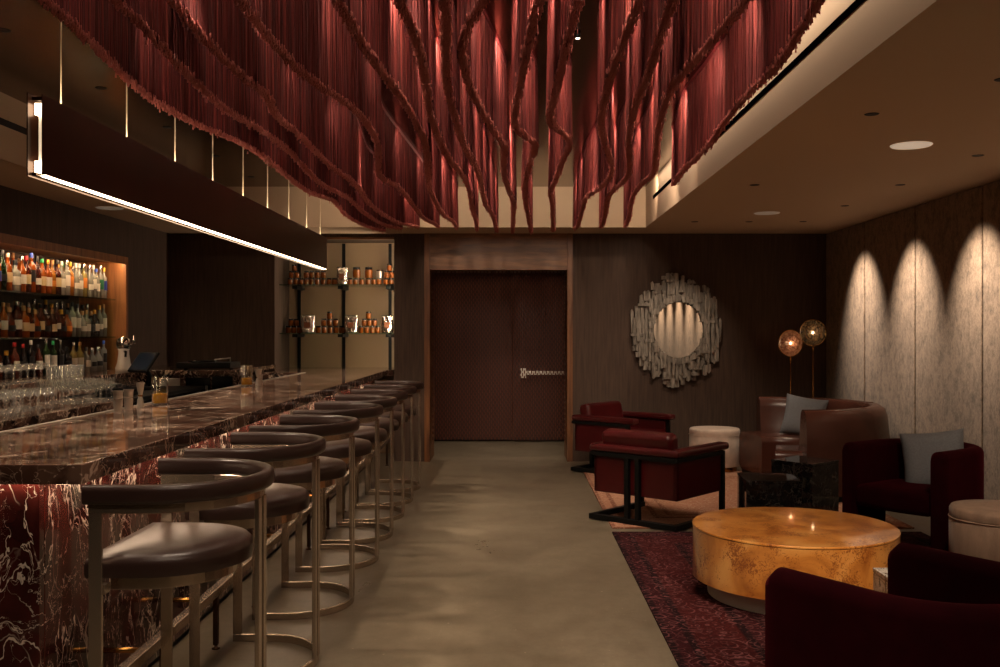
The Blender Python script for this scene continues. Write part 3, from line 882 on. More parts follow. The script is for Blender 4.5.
# equipment
ps = thing('point_of_sale_tablet', 'black tablet till tilted on its stand at the back bar', 'till', (-3.34, 8.75, .97), -.6)
BX(-.10, .10, -.09, .09, 0, .03).build('base', M_['black'], ps, .008)
MB().tube([(0, .04, .02), (0, .05, .12), (0, .0, .2)], .018, 10).build('stand', M_['black'], ps)
mt = Matrix.Translation((0, -.02, .25)) @ Matrix.Rotation(math.radians(-38), 4, 'X')
tcs = MB().box(-.14, .14, -.012, .012, -.11, .11, mt).build('tablet_case', M_['black'], ps, .006)
MB().box(-.125, .125, -.0145, -.0118, -.095, .095, mt).build('screen', M_['screen'], tcs)
pp = thing('receipt_printer', 'black sloping receipt printer on the back bar', 'printer', (-3.25, 7.9, .97), .2)
m = MB(); m.add([(-.14, -.16, 0), (.14, -.16, 0), (.14, .16, 0), (-.14, .16, 0), (-.14, -.16, .13), (.14, -.16, .05), (.14, .16, .05), (-.14, .16, .13)],
      [(0, 3, 2, 1), (4, 5, 6, 7), (0, 1, 5, 4), (1, 2, 6, 5), (2, 3, 7, 6), (3, 0, 4, 7)])
m.build('body', M_['black_gloss'], pp, .012, 3)
BX(-.10, .02, -.1, .1, .085, .10).build('paper_slot', M_['black'], pp, .004)
tw = thing('draft_tower', 'white drink dispenser tower with chrome ball top', 'drink tower', (-3.70, 9.15, 1.12))
MB().lathe([(.075, 0), (.078, .03), (.062, .08), (.05, .16), (.048, .20), (.055, .215)], 24).build('body', M_['whiteenamel'], tw)
MB().lathe([(.055, .215), (.066, .235), (.07, .265), (.062, .30), (.04, .325), (.0, .335)], 24).build('dome', M_['chrome'], tw)
MB().tube([(.05, -.03, .26), (.11, -.04, .27), (.115, -.04, .34)], .014, 10).build('tap_handle', M_['chrome'], tw)
MB().tube([(.03, -.05, .19), (.06, -.1, .19), (.06, -.11, .14)], .011, 8).build('spout', M_['black'], tw)
tt = thing('record_player', 'low black turntable on the corner counter', 'turntable', (-3.08, 9.75, 1.12))
BX(-.27, .27, -.18, .18, .012, .07).build('plinth', M_['black'], tt, .008)
MB().lathe([(.0, .0), (.145, 0), (.145, .018), (.0, .02)], 32).build('platter', M_['black_gloss'], tt, loc=(-.06, 0, .07))
MB().tube([(.19, .1, .07), (.19, .1, .11), (.17, .0, .105), (.09, -.09, .098)], .007, 8).build('tone_arm', M_['steel'], tt)
for sx in (-.23, .23):
    MB().lathe([(.02, 0), (.02, .013)], 12).build('foot', M_['black'], tt, loc=(sx, 0, 0))

# ------------------------------------------------------------------ niche shelves and bottles
SHZ = (1.83, 1.45)
for z, w in zip(SHZ, ('upper', 'lower')):
    t = thing('niche_shelf', '%s glass shelf of bottles in the lit niche' % w, 'shelf', (-4.2, 7.2, z), 0, 'glass shelves of the bottle niche')
    BX(-.21, .165, -2.68, 2.57, -.014, 0).build('glass_board', M_['shelf'], t)
    for y in (-1.8, -.6, .6, 1.8):
        BX(-.21, .05, y - .015, y + .015, -.03, -.014).build('bracket', M_['bronze'], t)
struct(BX(-4.0, -3.965, NY0 + .02, NY1 - .03, NZ1 - .015, NZ1 - .003).build('trim_5', M_['lednick']), 'warm light strip at the top of the bottle niche', 'light strip')

BOT = []
def bottle_kind(prof, label, cap, squash=None):
    def mk():
        t = thing('liquor_bottle', '', 'bottle')
        MB().lathe(prof, 20, squash=squash).build('glass_body', M_['black'], t, auto=50)
        (r0, z0, z1) = label
        lv = []
        for i in range(11):
            a = -1.15 + 2.3 * i / 10
            ca, sa = math.cos(a), math.sin(a)
            rr = r0 / (abs(ca) ** squash + abs(sa) ** squash) ** (1 / squash) if squash else r0
            lv += [(rr * ca, rr * sa, z0), (rr * ca, rr * sa, z1)]
        lm = MB(); lm.add(lv, [(2 * i, 2 * i + 2, 2 * i + 3, 2 * i + 1) for i in range(10)], True)
        lm.build('paper_label', M_['black'], t)
        (rc, c0, c1) = cap
        MB().lathe([(rc, c0), (rc, c1), (rc * .9, c1 + .003)], 12).build('cap', M_['black'], t, auto=50)
        for c in t.children:
            for sl in c.material_slots:
                sl.link = 'OBJECT'
        return t
    return mk
KINDS = [
    bottle_kind([(.034, 0), (.038, .006), (.038, .17), (.034, .195), (.018, .225), (.013, .25), (.013, .275), (.015, .28)], (.0388, .07, .15), (.016, .272, .305)),
    bottle_kind([(.031, 0), (.035, .006), (.035, .21), (.031, .23), (.015, .25), (.012, .27), (.012, .30)], (.0358, .09, .19), (.0145, .292, .33)),
    bottle_kind([(.036, 0), (.040, .006), (.040, .15), (.036, .17), (.016, .19), (.014, .23)], (.0408, .055, .125), (.017, .222, .262), 4),
    bottle_kind([(.042, 0), (.048, .01), (.050, .08), (.044, .14), (.024, .175), (.015, .20), (.015, .225)], (.0508, .055, .105), (.02, .215, .255)),
    bottle_kind([(.030, 0), (.036, .006), (.039, .10), (.036, .19), (.022, .235), (.013, .26), (.013, .285)], (.0398, .075, .13), (.016, .278, .32)),
]
protos = [k() for k in KINDS]
used = [False] * len(protos)
GL = {
    'amber': plain('bottle_amber', (176, 84, 22), .06, trans=.45),
    'dark amber': plain('bottle_dark_amber', (92, 36, 14), .06, trans=.4),
    'honey': plain('bottle_honey', (206, 130, 44), .06, trans=.5),
    'clear': plain('bottle_clear', (196, 190, 172), .05, trans=.6),
    'green': plain('bottle_green', (40, 66, 30), .06, trans=.4),
    'black': plain('bottle_black', (22, 18, 18), .08),
    'pale yellow': plain('bottle_pale_yellow', (190, 170, 96), .06, trans=.5),
    'blue': plain('bottle_blue', (40, 58, 140), .06, trans=.3),
    'frosted': plain('bottle_frosted', (150, 150, 142), .4, trans=.3),
}
LBm = {'white': plain('label_white', (214, 204, 186), .6), 'cream': plain('label_cream', (198, 172, 128), .6), 'black': plain('label_black', (28, 24, 24), .5),
       'red': plain('label_red', (150, 36, 28), .5), 'blue': plain('label_blue', (36, 52, 130), .5), 'orange': plain('label_orange', (206, 120, 30), .5), 'green': plain('label_green', (34, 104, 62), .5)}
CPm = {'black': plain('cap_black', (22, 20, 20), .4), 'gold': plain('cap_gold', (214, 160, 60), .3, metal=.6), 'white': plain('cap_white', (214, 206, 192), .4), 'red': plain('cap_red', (170, 26, 24), .4),
       'blue': plain('cap_blue', (60, 90, 190), .4), 'cork': plain('cap_cork', (160, 112, 70), .7), 'green': plain('cap_green', (40, 150, 84), .4), 'silver': plain('cap_silver', (190, 186, 180), .25, metal=1), 'yellow': plain('cap_yellow', (224, 170, 40), .4)}


def place_bottle(x, y, z, ki, g, lb, cp, label, grp, s=1.0):
    if used[ki]:
        t = copy_tree(protos[ki])
    else:
        t = protos[ki]; used[ki] = True
    t.location = (x, y, z); t.rotation_euler = (0, 0, random.uniform(-.55, .1)); s *= random.uniform(.93, 1.03); t.scale = (s, s, s)
    t['label'] = label; t['group'] = grp
    for c in t.children:
        c.material_slots[0].material = GL[g] if c.name.startswith('glass') else LBm[lb] if c.name.startswith('paper') else CPm[cp]


# upper shelf, from the oak jamb end (far) towards the viewer
rowA = ['clear', 'clear', 'clear', 'clear', 'clear', 'pale yellow', 'clear', 'clear', 'honey', 'clear', 'clear', 'dark amber', 'honey', 'amber', 'amber', 'dark amber', 'amber', 'dark amber', 'amber', 'clear', 'amber', 'green', 'amber', 'blue', 'amber', 'honey', 'dark amber']
capsA = ['yellow', 'silver', 'blue', 'white', 'silver', 'silver', 'white', 'white', 'yellow', 'silver', 'white', 'black', 'cork', 'gold', 'green', 'black', 'blue', 'red', 'silver', 'black', 'white', 'black', 'white', 'gold', 'black', 'white', 'cork']
labA = ['blue', 'green', 'white', 'white', 'white', 'orange', 'white', 'white', 'orange', 'white', 'white', 'cream', 'orange', 'white', 'cream', 'white', 'black', 'cream', 'white', 'white', 'cream', 'black', 'blue', 'cream', 'white', 'cream', 'white']
for k in range(27):
    y = 9.66 - .092 * k + random.uniform(-.008, .008)
    ki = [1, 1, 0, 1, 4, 1, 0, 4, 1, 1, 0, 0, 4, 0, 0, 4, 1, 0, 0, 2, 0, 4, 0, 1, 0, 4, 0][k]
    place_bottle(-4.10 + random.uniform(-.01, .01), y, 1.8302, ki, rowA[k], labA[k], capsA[k],
                 '%s bottle, %s label, %s from the oak jamb on the upper niche shelf' % (rowA[k], labA[k], ORD[k]), 'bottles on the upper niche shelf')
for k in range(24):
    y = 9.60 - .10 * k + random.uniform(-.01, .01)
    g = rowA[min(26, k)]
    cp = random.choice(list(CPm))
    place_bottle(-4.26, y, 1.8302, random.choice((0, 1, 4, 1)), g, random.choice(('white', 'cream', 'black')), cp,
                 '%s bottle, %s cap, upper shelf rear row, %s from the oak jamb' % (g, cp, ORD[k]), 'rear bottles on the upper niche shelf')
rowB = ['clear', 'clear', 'black', 'black', 'clear', 'clear', 'clear', 'clear', 'amber', 'dark amber', 'dark amber', 'dark amber', 'dark amber', 'dark amber', 'amber', 'dark amber', 'amber', 'dark amber', 'dark amber', 'amber', 'dark amber', 'honey', 'dark amber', 'amber', 'dark amber']
for k in range(25):
    y = 9.64 - .100 * k
    ki = [1, 4, 2, 2, 2, 3, 1, 1, 3, 3, 4, 2, 3, 0, 3, 2, 2, 0, 3, 0, 4, 2, 3, 0, 0][k]
    lb = ['white', 'white', 'white', 'black', 'white', 'white', 'white', 'white', 'orange', 'black', 'white', 'cream', 'black', 'cream', 'black', 'cream', 'cream', 'white', 'black', 'white', 'cream', 'white', 'black', 'cream', 'white'][k]
    cp = random.choice(('black', 'cork', 'cork', 'silver', 'gold', 'cork'))
    place_bottle(-4.10 + random.uniform(-.01, .01), y, 1.4502, ki, rowB[k], lb, cp,
                 '%s bottle, %s label, %s from the oak jamb on the lower niche shelf' % (rowB[k], lb, ORD[k]), 'bottles on the lower niche shelf', .98)
for k in range(22):
    y = 9.6 - .107 * k + random.uniform(-.01, .01)
    cp = random.choice(('black', 'cork', 'silver', 'gold'))
    g = random.choice(('dark amber', 'amber', 'dark amber', 'clear'))
    place_bottle(-4.25, y, 1.4502, random.choice((0, 1, 4, 0)), g, random.choice(('white', 'cream', 'black')), cp,
                 '%s bottle, %s cap, lower shelf rear row, %s from the oak jamb' % (g, cp, ORD[k]), 'rear bottles on the lower niche shelf')
rowC = [('frosted', 'blue', 1), ('frosted', 'silver', 3), ('frosted', 'silver', 3), ('clear', 'black', 2), ('pale yellow', 'cork', 0), ('pale yellow', 'silver', 0), ('black', 'black', 2), ('black', 'silver', 1), ('green', 'green', 1), ('green', 'silver', 1), ('dark amber', 'black', 0), ('black', 'white', 1), ('black', 'red', 0), ('dark amber', 'red', 0), ('black', 'gold', 3), ('dark amber', 'black', 0), ('black', 'silver', 3)]
for k, (g, cp, ki) in enumerate(rowC):
    y = 9.45 - .13 * k
    place_bottle(-4.02, y, 1.1202, ki, g, 'black' if g in ('black', 'frosted') else 'white', cp,
                 '%s bottle, %s cap, %s from the oak jamb on the marble ledge' % (g, cp, ORD[k]), 'bottles on the marble ledge', .92)

# ------------------------------------------------------------------ glassware
def copies(proto, pts, lab, grp):
    for k, p in enumerate(pts):
        o = proto if k == 0 else copy_tree(proto)
        o.location = p; o['label'] = lab; o['group'] = grp
coupe_prof = [(.0, .004), (.034, .001), (.034, .003), (.004, .008), (.0035, .075), (.006, .082), (.03, .098), (.043, .118), (.045, .132)]
def coupe(name, lab):
    return tag(MB().lathe([(max(r, .0005), z) for r, z in coupe_prof], 20, cap=False).build(name, M_['glass']), lab, 'glass')
copies(coupe('coupe_glass', ''), [(-3.2 - .1 * a, 5.95 + .105 * b, .9803) for a in range(3) for b in range(8)], 'stemmed coupe glass in the front block on the lower marble counter', 'coupe glasses on the lower counter')
copies(coupe('coupe_glass', ''), [(-3.66 - .1 * a, 6.2 + .105 * b, 1.1203) for a in range(2) for b in range(14)], 'stemmed coupe glass in the row on the upper marble ledge', 'coupe glasses on the upper ledge')
wine_prof = [(.0, .003), (.033, .001), (.033, .003), (.004, .007), (.0035, .07), (.01, .08), (.028, .098), (.033, .13), (.028, .165)]
wg = tag(MB().lathe([(max(r, .0005), z) for r, z in wine_prof], 20, cap=False).build('wine_glass', M_['glass']), '', 'glass')
copies(wg, [(-3.08 - .085 * a, 6.95 + .085 * b, .9803) for a in range(5) for b in range(6)], 'stemmed wine glass in the block at the far end of the lower counter', 'wine glasses on the lower counter')
tum = tag(MB().lathe([(.0005, .002), (.03, .001), (.036, .1), (.034, .1), (.029, .008)], 20).build('tumbler', M_['glass']), '', 'glass')
copies(tum, [(-3.64 - .085 * a, 7.75 + .085 * b, 1.1203) for a in range(2) for b in range(5)], 'clear straight tumbler upright on the upper marble ledge by the till', 'tumblers on the upper ledge')


M_['barglass'] = thin_glass('bar_glass', (.95, .97, .96), .08)


def mixing_glass(x, y, label):
    t = thing('mixing_glass', label, 'mixing glass', (x, y, BZ), 0, 'bar mixing glasses')
    MB().lathe([(.0005, .006), (.046, .002), (.048, .006), (.048, .17), (.046, .17), (.045, .012)], 28).build('glass_wall', M_['barglass'], t)
    MB().lathe([(.0005, .013), (.044, .013), (.044, .068), (.0005, .068)], 28).build('golden_base', M_['amberliq'], t, auto=40)
def jigger(x, y, label, r=.02, h=.125):
    t = thing('jigger', label, 'jigger', (x, y, BZ), 0, 'bar jiggers and cups')
    MB().lathe([(r * 1.05, 0), (r * .9, h * .3), (r * .55, h * .45), (r * .55, h * .5), (r * .9, h * .7), (r * 1.25, h), (r * 1.18, h), (r * .5, h * .55), (.0005, h * .52)], 20).build('cup', M_['steel'], t, auto=60)
    MB().lathe([(r * .6, h * .44), (r * .75, h * .475), (r * .6, h * .51)], 20).build('waist_ring', M_['brass'], t)
def metal_cup(x, y, label, r=.026, h=.115):
    t = thing('metal_cup', label, 'cup', (x, y, BZ), 0, 'bar jiggers and cups')
    MB().lathe([(r * .85, 0), (r, h * .9), (r * 1.12, h), (r * 1.05, h), (r * .9, h * .5), (.0005, h * .4)], 22).build('cup_body', M_['steel'], t, auto=60)
    MB().lathe([(r * .9, h * .58), (r * 1.0, h * .6), (r * .93, h * .62)], 22).build('band', M_['nickel'], t)
mixing_glass(-2.12, 5.78, 'clear mixing glass with golden base beside the steel jigger, nearer of two')
jigger(-2.16, 5.58, 'tall slim steel jigger beside the nearer mixing glass', .019, .145)
metal_cup(-2.165, 5.42, 'steel bar cup beside the jigger, nearer the viewer')
metal_cup(-2.175, 5.30, 'steel bar cup leftmost on the bar beside its twin')
mixing_glass(-2.15, 7.78, 'clear mixing glass with golden base farther along the bar')
jigger(-2.10, 7.95, 'steel jigger behind the far mixing glass', .024, .13)
metal_cup(-2.06, 7.85, 'small steel cup beside the far mixing glass', .022, .09)

# ------------------------------------------------------------------ recess shelves with jars
JY = 11.5
for k, x in enumerate((-2.62, -2.07, -1.50)):
    o = BX(-.02, .02, -.012, .0, BZ - 1.058, 2.58 - 1.058).build('shelf_standard', M_['black'], loc=(x, 11.82, 1.058))
    tag(o, 'black vertical shelf upright in the jar recess, %s' % ('leftmost', 'middle one', 'rightmost')[k], 'shelf upright', 'uprights of the jar recess')
RSZ = (2.056, 1.482)
for z, w in zip(RSZ, ('upper', 'lower')):
    t = thing('recess_shelf', '%s glass shelf of amber jars in the recess' % w, 'shelf', (-2.05, JY, z), 0, 'glass shelves of the jar recess')
    BX(-.685, .68, -.22, .26, -.014, 0).build('glass_board', M_['shelf'], t)
    for dx in (-.53, .01, .58):
        BX(dx - .03, dx + .03, -.1, .315, -.05, -.014).build('bracket', M_['black'], t)
struct(BX(-2.74, -1.36, DB, DB + .02, 2.565, 2.60).build('trim_7', M_['walnut']), 'lip at the top of the jar recess', 'trim')
struct(BX(-2.7, -1.4, DB + .022, DB + .05, 2.578, 2.589).build('trim_8', M_['ledrec']), 'light strip in the top of the jar recess', 'light strip')
area('recess_strip', (-1.365, 11.2, 1.85), (-2.4, 11.6, 1.85), 14, .03, 1.4, (1, .76, .52))


def make_jar():
    t = thing('amber_jar', '', 'jar')
    MB().lathe([(.026, 0), (.031, .004), (.032, .055), (.027, .064), (.027, .068)], 18).build('glass_body', M_['amberglass'], t, auto=50)
    MB().lathe([(.029, .066), (.029, .083), (.027, .085)], 18).build('lid', M_['black_gloss'], t, auto=50)
    return t
jar0 = make_jar(); jn = [0]
def jar(px, z, lev, label, s=1.0, y=JY, base=None):
    o = jar0 if jn[0] == 0 else copy_tree(jar0)
    jn[0] += 1
    X = (px - 512) / 960 * y
    o.location = (X, y, (z + lev * .0852 * 1.0) if base is None else base); o.scale = (s, s, s)
    o['label'] = label; o['group'] = 'amber jars on the recess shelves'
def c2(p):
    return 260 + p / 3.707
zu, zl = RSZ
rowu = [112, 133, 152, 172, 192, 213, 235, 256, 276, 333, 354, 376, 400, 421, 441, 466, 487]
for k, p in enumerate(rowu):
    jar(c2(p), zu, 0, 'bottom-row amber jar on the upper recess shelf, %s from the left' % ORD[k], .98)
for k, p in enumerate((117, 137)):
    jar(c2(p), zu, 1, 'second-level amber jar, left end of the upper recess shelf, %s from left' % ORD[k], .98)
jar(c2(127), zu, 2, 'amber jar topmost of the left stack on the upper recess shelf', .9)
for k, p in enumerate((172, 192, 213, 235)):
    jar(c2(p), zu, 1, 'second-level amber jar by the pendant tip, upper recess shelf, %s from left' % ORD[k], .98)
jar(c2(358), zu, 1, 'large amber jar stacked beside the foil bag on the upper recess shelf', 1.5)
jar(c2(403), zu, 1, 'large amber jar stacked right of its twin on the upper recess shelf', 1.5)
for k, p in enumerate((470, 490)):
    jar(c2(p), zu, 1, 'second-level amber jar, right end of the upper recess shelf, %s from left' % ORD[k], .98)
jar(c2(480), zu, 2, 'amber jar topmost of the right stack on the upper recess shelf', .98)
tn = thing('grey_tin', 'grey tin can beside the right jar stack', 'tin', ((c2(440) - 512) / 960 * JY, JY + .09, zu))
MB().lathe([(.04, 0), (.04, .17), (.038, .172)], 20).build('tin_body', M_['steel'], tn, auto=40)
MB().lathe([(.041, .172), (.041, .186), (.0005, .187)], 20).build('lid', M_['bronze'], tn, auto=40)
pyr = [('left pyramid', [(105, 0), (125, 0), (146, 0), (115, 1), (135, 1)]),
       ('middle pyramid', [(216, 0), (238, 0), (260, 0), (282, 0), (303, 0), (236, 1), (258, 1), (280, 1), (258, 2)]),
       ('right pyramid', [(374, 0), (395, 0), (416, 0), (436, 0), (386, 1), (405, 1), (424, 1), (402, 2)])]
LV = ('bottom row', 'second level', 'top')
for nm, pts in pyr:
    cnt = {}
    for p, lv in pts:
        cnt[lv] = cnt.get(lv, 0) + 1
        jar(c2(p), zl, lv, 'amber jar, %s of the %s, lower recess shelf, %s from left' % (LV[lv], nm, ORD[cnt[lv] - 1]))


def foil_bag(px, z, h, w, label):
    t = thing('foil_bag', label, 'bag', ((px - 512) / 960 * (JY - .03), JY - .03, z), 0, 'silver foil bags on the recess shelves')
    m = MB(); v = []; f = []; nx, nz = 10, 12
    for side in (-1, 1):
        for j in range(nz + 1):
            for i in range(nx + 1):
                u = i / nx * 2 - 1; q = j / nz
                th = (.045 * (1 - q) ** .8 + .004) * (1 - abs(u) ** 3 * .8)
                ww = w / 2 * (.86 + .14 * math.sin(PI * min(1, q * .9 + .1)) + .05 * (q > .85))
                v.append((u * ww, side * (th + .004 * math.sin(7 * u + 9 * q + side)), q * h))
    o = (nx + 1) * (nz + 1)
    for sd in (0, 1):
        for j in range(nz):
            for i in range(nx):
                a = sd * o + j * (nx + 1) + i
                f.append((a, a + 1, a + nx + 2, a + nx + 1))
    for j in range(nz):
        for i in (0, nx):
            a = j * (nx + 1) + i; f.append((a, a + nx + 1, a + nx + 1 + o, a + o))
    for i in range(nx):
        for j in (0, nz):
            a = j * (nx + 1) + i; f.append((a, a + 1, a + 1 + o, a + o))
    m.add(v, f, True); m.build('pouch', M_['foil'], t)
    BX(-w * .22, w * .22, -.052, -.046, h * .30, h * .62).build('bag_label', M_['foillabel'], t)
foil_bag(c2(178), zl, .21, .17, 'silver foil bag between left and middle jar pyramids, lower shelf')
foil_bag(c2(338), zl, .21, .165, 'silver foil bag between middle and right jar pyramids, lower shelf')
foil_bag(c2(472), zl, .21, .15, 'silver foil bag at the right end of the lower recess shelf')
foil_bag(c2(305), zu, .215, .13, 'silver foil bag among the jars on the upper recess shelf')

# ------------------------------------------------------------------ chain curtain in the doorway
V = []; F = []
n_s = 73
vv = np.array([(-1, 0, .3), (0, -1, .3), (1, 0, .3), (0, 1, .3), (-1, 0, .7), (0, -1, .7), (1, 0, .7), (0, 1, .7), (0, 0, 1.0), (0, 0, 0.0)], float)
ff = [(4, 5, 8), (5, 6, 8), (6, 7, 8), (7, 4, 8), (1, 0, 9), (2, 1, 9), (3, 2, 9), (0, 3, 9)]
f4 = [(0, 1, 5, 4), (1, 2, 6, 5), (2, 3, 7, 6), (3, 0, 4, 7)]
yC = 11.30
for sidx in range(n_s):
    x = -.775 + 1.55 * sidx / (n_s - 1)
    z = .215 + (0.0325 if sidx % 2 else 0)
    while z < 2.17:
        o = len(V)
        for a in vv:
            V.append((x + a[0] * .0082, a[1] * .006, z + a[2] * .056))
        for q in ff + f4:
            F.append(tuple(i + o for i in q))
        o = len(V)
        for a in ((-.0015, 0, 0), (.0015, 0, 0), (.0015, 0, .013), (-.0015, 0, .013)):
            V.append((x + a[0], 0, z + .054 + a[2]))
        F.append((o, o + 1, o + 2, o + 3))
        z += .065
me = bpy.data.meshes.new('chain_curtain'); me.from_pydata(V, [], F); me.materials.append(M_['chain']); me.update()
cu = bpy.data.objects.new('chain_curtain', me); COL.objects.link(cu); cu.location = (-.155, yC, 0)
tag(cu, 'bronze chain link curtain hanging in the doorway', 'chain curtain', None, 'stuff')

# ------------------------------------------------------------------ lounge: rugs
r1 = BX(-1.15, 1.15, -2.0, 2.0, 0, .010).build('oriental_rug', M_['rug_red'], loc=(.745 + 1.15, 7.15 - 2.0, 0))
tag(r1, 'dark wine red oriental rug under the burl table', 'rug')
r2 = BX(-1.15, 1.15, -1.5, 1.5, 0, .009).build('oriental_rug', M_['rug_tan'], loc=(.76 + 1.15, 7.30 + 1.5, 0))
tag(r2, 'faded tan oriental rug under the red leather armchairs', 'rug')

# burl coffee table
ct = thing('coffee_table', 'round burl wood drum coffee table with glossy top', 'coffee table', (1.60, 5.455, .010))
Rt = .565
MB().lathe([(Rt - .02, .098), (Rt, .10), (Rt, .376), (.0005, .376)], 96).build('drum', M_['burl'], ct, auto=40)
MB().lathe([(Rt - .003, .376), (Rt - .003, .384)], 96).build('edge_groove', M_['bronze'], ct)
MB().lathe([(Rt + .001, .380), (Rt + .001, .388), (Rt - .002, .391), (.0005, .391)], 96).build('table_top', M_['burl'], ct, auto=40)
MB().lathe([(.48, 0), (.48, .10)], 64).build('plinth', M_['satin'], ct, auto=40)


# red leather armchairs
def make_armchair():
    t = thing('leather_armchair', '', 'armchair', (0, 0, 0), 0, 'oxblood leather armchairs on black frames')
    # local: faces +Y, width along X (+-.41), depth 0 .. .75
    lw = .385
    m = MB()
    m.box(-lw, lw, .03, .075, .215, .535)
    m.build('back_panel', M_['redleather'], t, .012, 3)
    for s in (-1, 1):
        a, b = sorted((s * lw, s * (lw - .045)))
        BX(a, b, .03, .70, .215, .535).build('side_panel', M_['redleather'], t, .012, 3)
        a, b = sorted((s * (lw + .025), s * (lw - .085)))
        BX(a, b, -.005, .80, .54, .60).build('arm_pad', M_['redleather'], t, .024, 4)
        a, b = sorted((s * (lw + .018), s * (lw - .015)))
        BX(a, b, .0, .735, .508, .538).build('arm_frame', M_['black'], t, .003)
        a, b = sorted((s * (lw + .018), s * (lw - .02)))
        BX(a, b, .695, .735, .0, .51).build('front_post', M_['black'], t, .003)
        a, b = sorted((s * .03, s * .068))
        BX(a, b, -.01, .03, .04, .515).build('rear_post', M_['black'], t, .003)
        a, b = sorted((s * (lw + .018), s * (lw - .03)))
        BX(a, b, -.01, .735, .0, .04).build('base_bar', M_['black'], t, .003)
    BX(-lw - .018, lw + .018, -.012, .04, .0, .04).build('base_bar', M_['black'], t, .003)
    BX(-lw, lw, -.004, .03, .505, .538).build('back_frame', M_['black'], t, .003)
    BX(-lw - .02, lw + .02, -.008, .085, .54, .60).build('back_pad', M_['redleather'], t, .024, 4)
    BX(-lw + .045, lw - .045, .075, .70, .25, .33).build('seat_base', M_['redleather'], t, .02, 3)
    BX(-lw + .05, lw - .05, .12, .735, .33, .435).build('seat_cushion', M_['redleather'], t, .04, 5)
    mt = Matrix.Translation((0, .155, .43)) @ Matrix.Rotation(math.radians(12), 4, 'X')
    MB().box(-lw + .06, lw - .06, -.075, .06, 0, .29, mt).build('back_cushion', M_['redleather'], t, .045, 5)
    return t
ac = make_armchair()
ac.location = (.925, 7.41, .009); ac.rotation_euler = (0, 0, math.radians(49 - 90))
ac['label'] = 'oxblood leather armchair with its back turned, black frame on the tan rug'
ad = copy_tree(ac)
ad.location = (.90, 10.58, .009); ad.rotation_euler = (0, 0, math.radians(-41 - 90))
ad['label'] = 'oxblood leather armchair beside the doorway, facing the ottoman'


# ottomans
def ottoman(x, y, r, h, mat, label, plinth):
    t = thing('ottoman', label, 'ottoman', (x, y, .010))
    MB().lathe([(r * .97, .05), (r, .06), (r, h - .075), (r * .985, h - .07), (r, h - .062), (r * .995, h - .02), (r * .96, h - .004), (r * .5, h), (.0005, h)], 48).build('upholstery', mat, t)
    MB().lathe([(r * .88, 0), (r * .88, .055)], 40).build('plinth', plinth, t, auto=40)
    MB().tube([(r * 1.0 * math.cos(a), r * 1.0 * math.sin(a), h - .068) for a in np.linspace(0, 2 * PI, 48, endpoint=False)], .005, 6, True, True).build('piping', mat, t)
ottoman(2.19, 10.38, .27, .45, M_['palehide'], 'pale round ottoman near the mirror wall', M_['brass'])
ottoman(2.90, 5.70, .28, .45, M_['hide'], 'taupe hide round ottoman beside the velvet armchair', M_['bronze'])

# curved sofa
sf = thing('curved_sofa', 'curved brown leather sofa in the far corner', 'sofa', (2.58, 9.28, .009))
def arc(r, a0, a1, n):
    return [(r * math.cos(a), r * math.sin(a)) for a in np.linspace(math.radians(a0), math.radians(a1), n)]
# path runs counter-clockwise; left normal points to the centre, so u>0 is inwards
MB().sweep(arc(.64, -108, 102, 60), rrect(-.25, .30, .05, .44, .07, 6), True).build('seat', M_['brownleather'], sf, auto=70)
bp = [(-.02, .06)] + [(-.02 - .0, .2), (.0 - .02, .5), (-.0, .70), (.02, .77), (.07, .805), (.13, .805), (.17, .77), (.185, .70), (.215, .5), (.26, .40), (.26, .06)]
MB().sweep(arc(.98, -92, 88, 60), bp, True).build('backrest', M_['brownleather'], sf, auto=70)
MB().sweep(arc(.68, -104, 99, 48), rrect(-.26, .24, 0, .055, .004, 1), True).build('plinth', M_['black'], sf, auto=40)
for a in (-50, 0, 50):
    p = [(1.0 * math.cos(math.radians(a)), 1.0 * math.sin(math.radians(a)))]
    ca, sa = math.cos(math.radians(a)), math.sin(math.radians(a))
    MB().tube([(r * ca, r * sa, z) for r, z in ((.762, .46), (.793, .70), (.81, .772), (.85, .806), (.91, .806))], .004, 6).build('back_seam', M_['brownleather'], sf)


def pillow(name, loc, rot, s, mat, label):
    n = 16; m = MB(); v = []; f = []
    for side in (1, -1):
        for j in range(n + 1):
            for i in range(n + 1):
                u, w = i / n * 2 - 1, j / n * 2 - 1
                e = max(0, (1 - u ** 4)) * max(0, (1 - w ** 4))
                pin = 1 - .07 * (1 - w * w) * abs(u) ** 2
                pin2 = 1 - .07 * (1 - u * u) * abs(w) ** 2
                v.append((u * s / 2 * pin, side * (.075 * e ** .6 + .003), w * s / 2 * pin2))
    o = (n + 1) ** 2
    for sd in (0, 1):
        for j in range(n):
            for i in range(n):
                a = sd * o + j * (n + 1) + i
                f.append((a, a + 1, a + n + 2, a + n + 1))
    for i in range(n):
        for a, b in ((i, i + 1), (n * (n + 1) + i, n * (n + 1) + i + 1), (i * (n + 1), (i + 1) * (n + 1)), (i * (n + 1) + n, (i + 1) * (n + 1) + n)):
            f.append((a, b, b + o, a + o))
    m.add(v, f, True)
    ob = m.build(name, mat, loc=loc, rot=rot)
    return tag(ob, label, 'cushion', 'grey linen cushions')
pillow('throw_pillow', (2.98, 9.80, .63), (math.radians(-14), math.radians(8), math.radians(-28)), .42, M_['linen'], 'grey linen cushion leaning on the curved brown sofa')

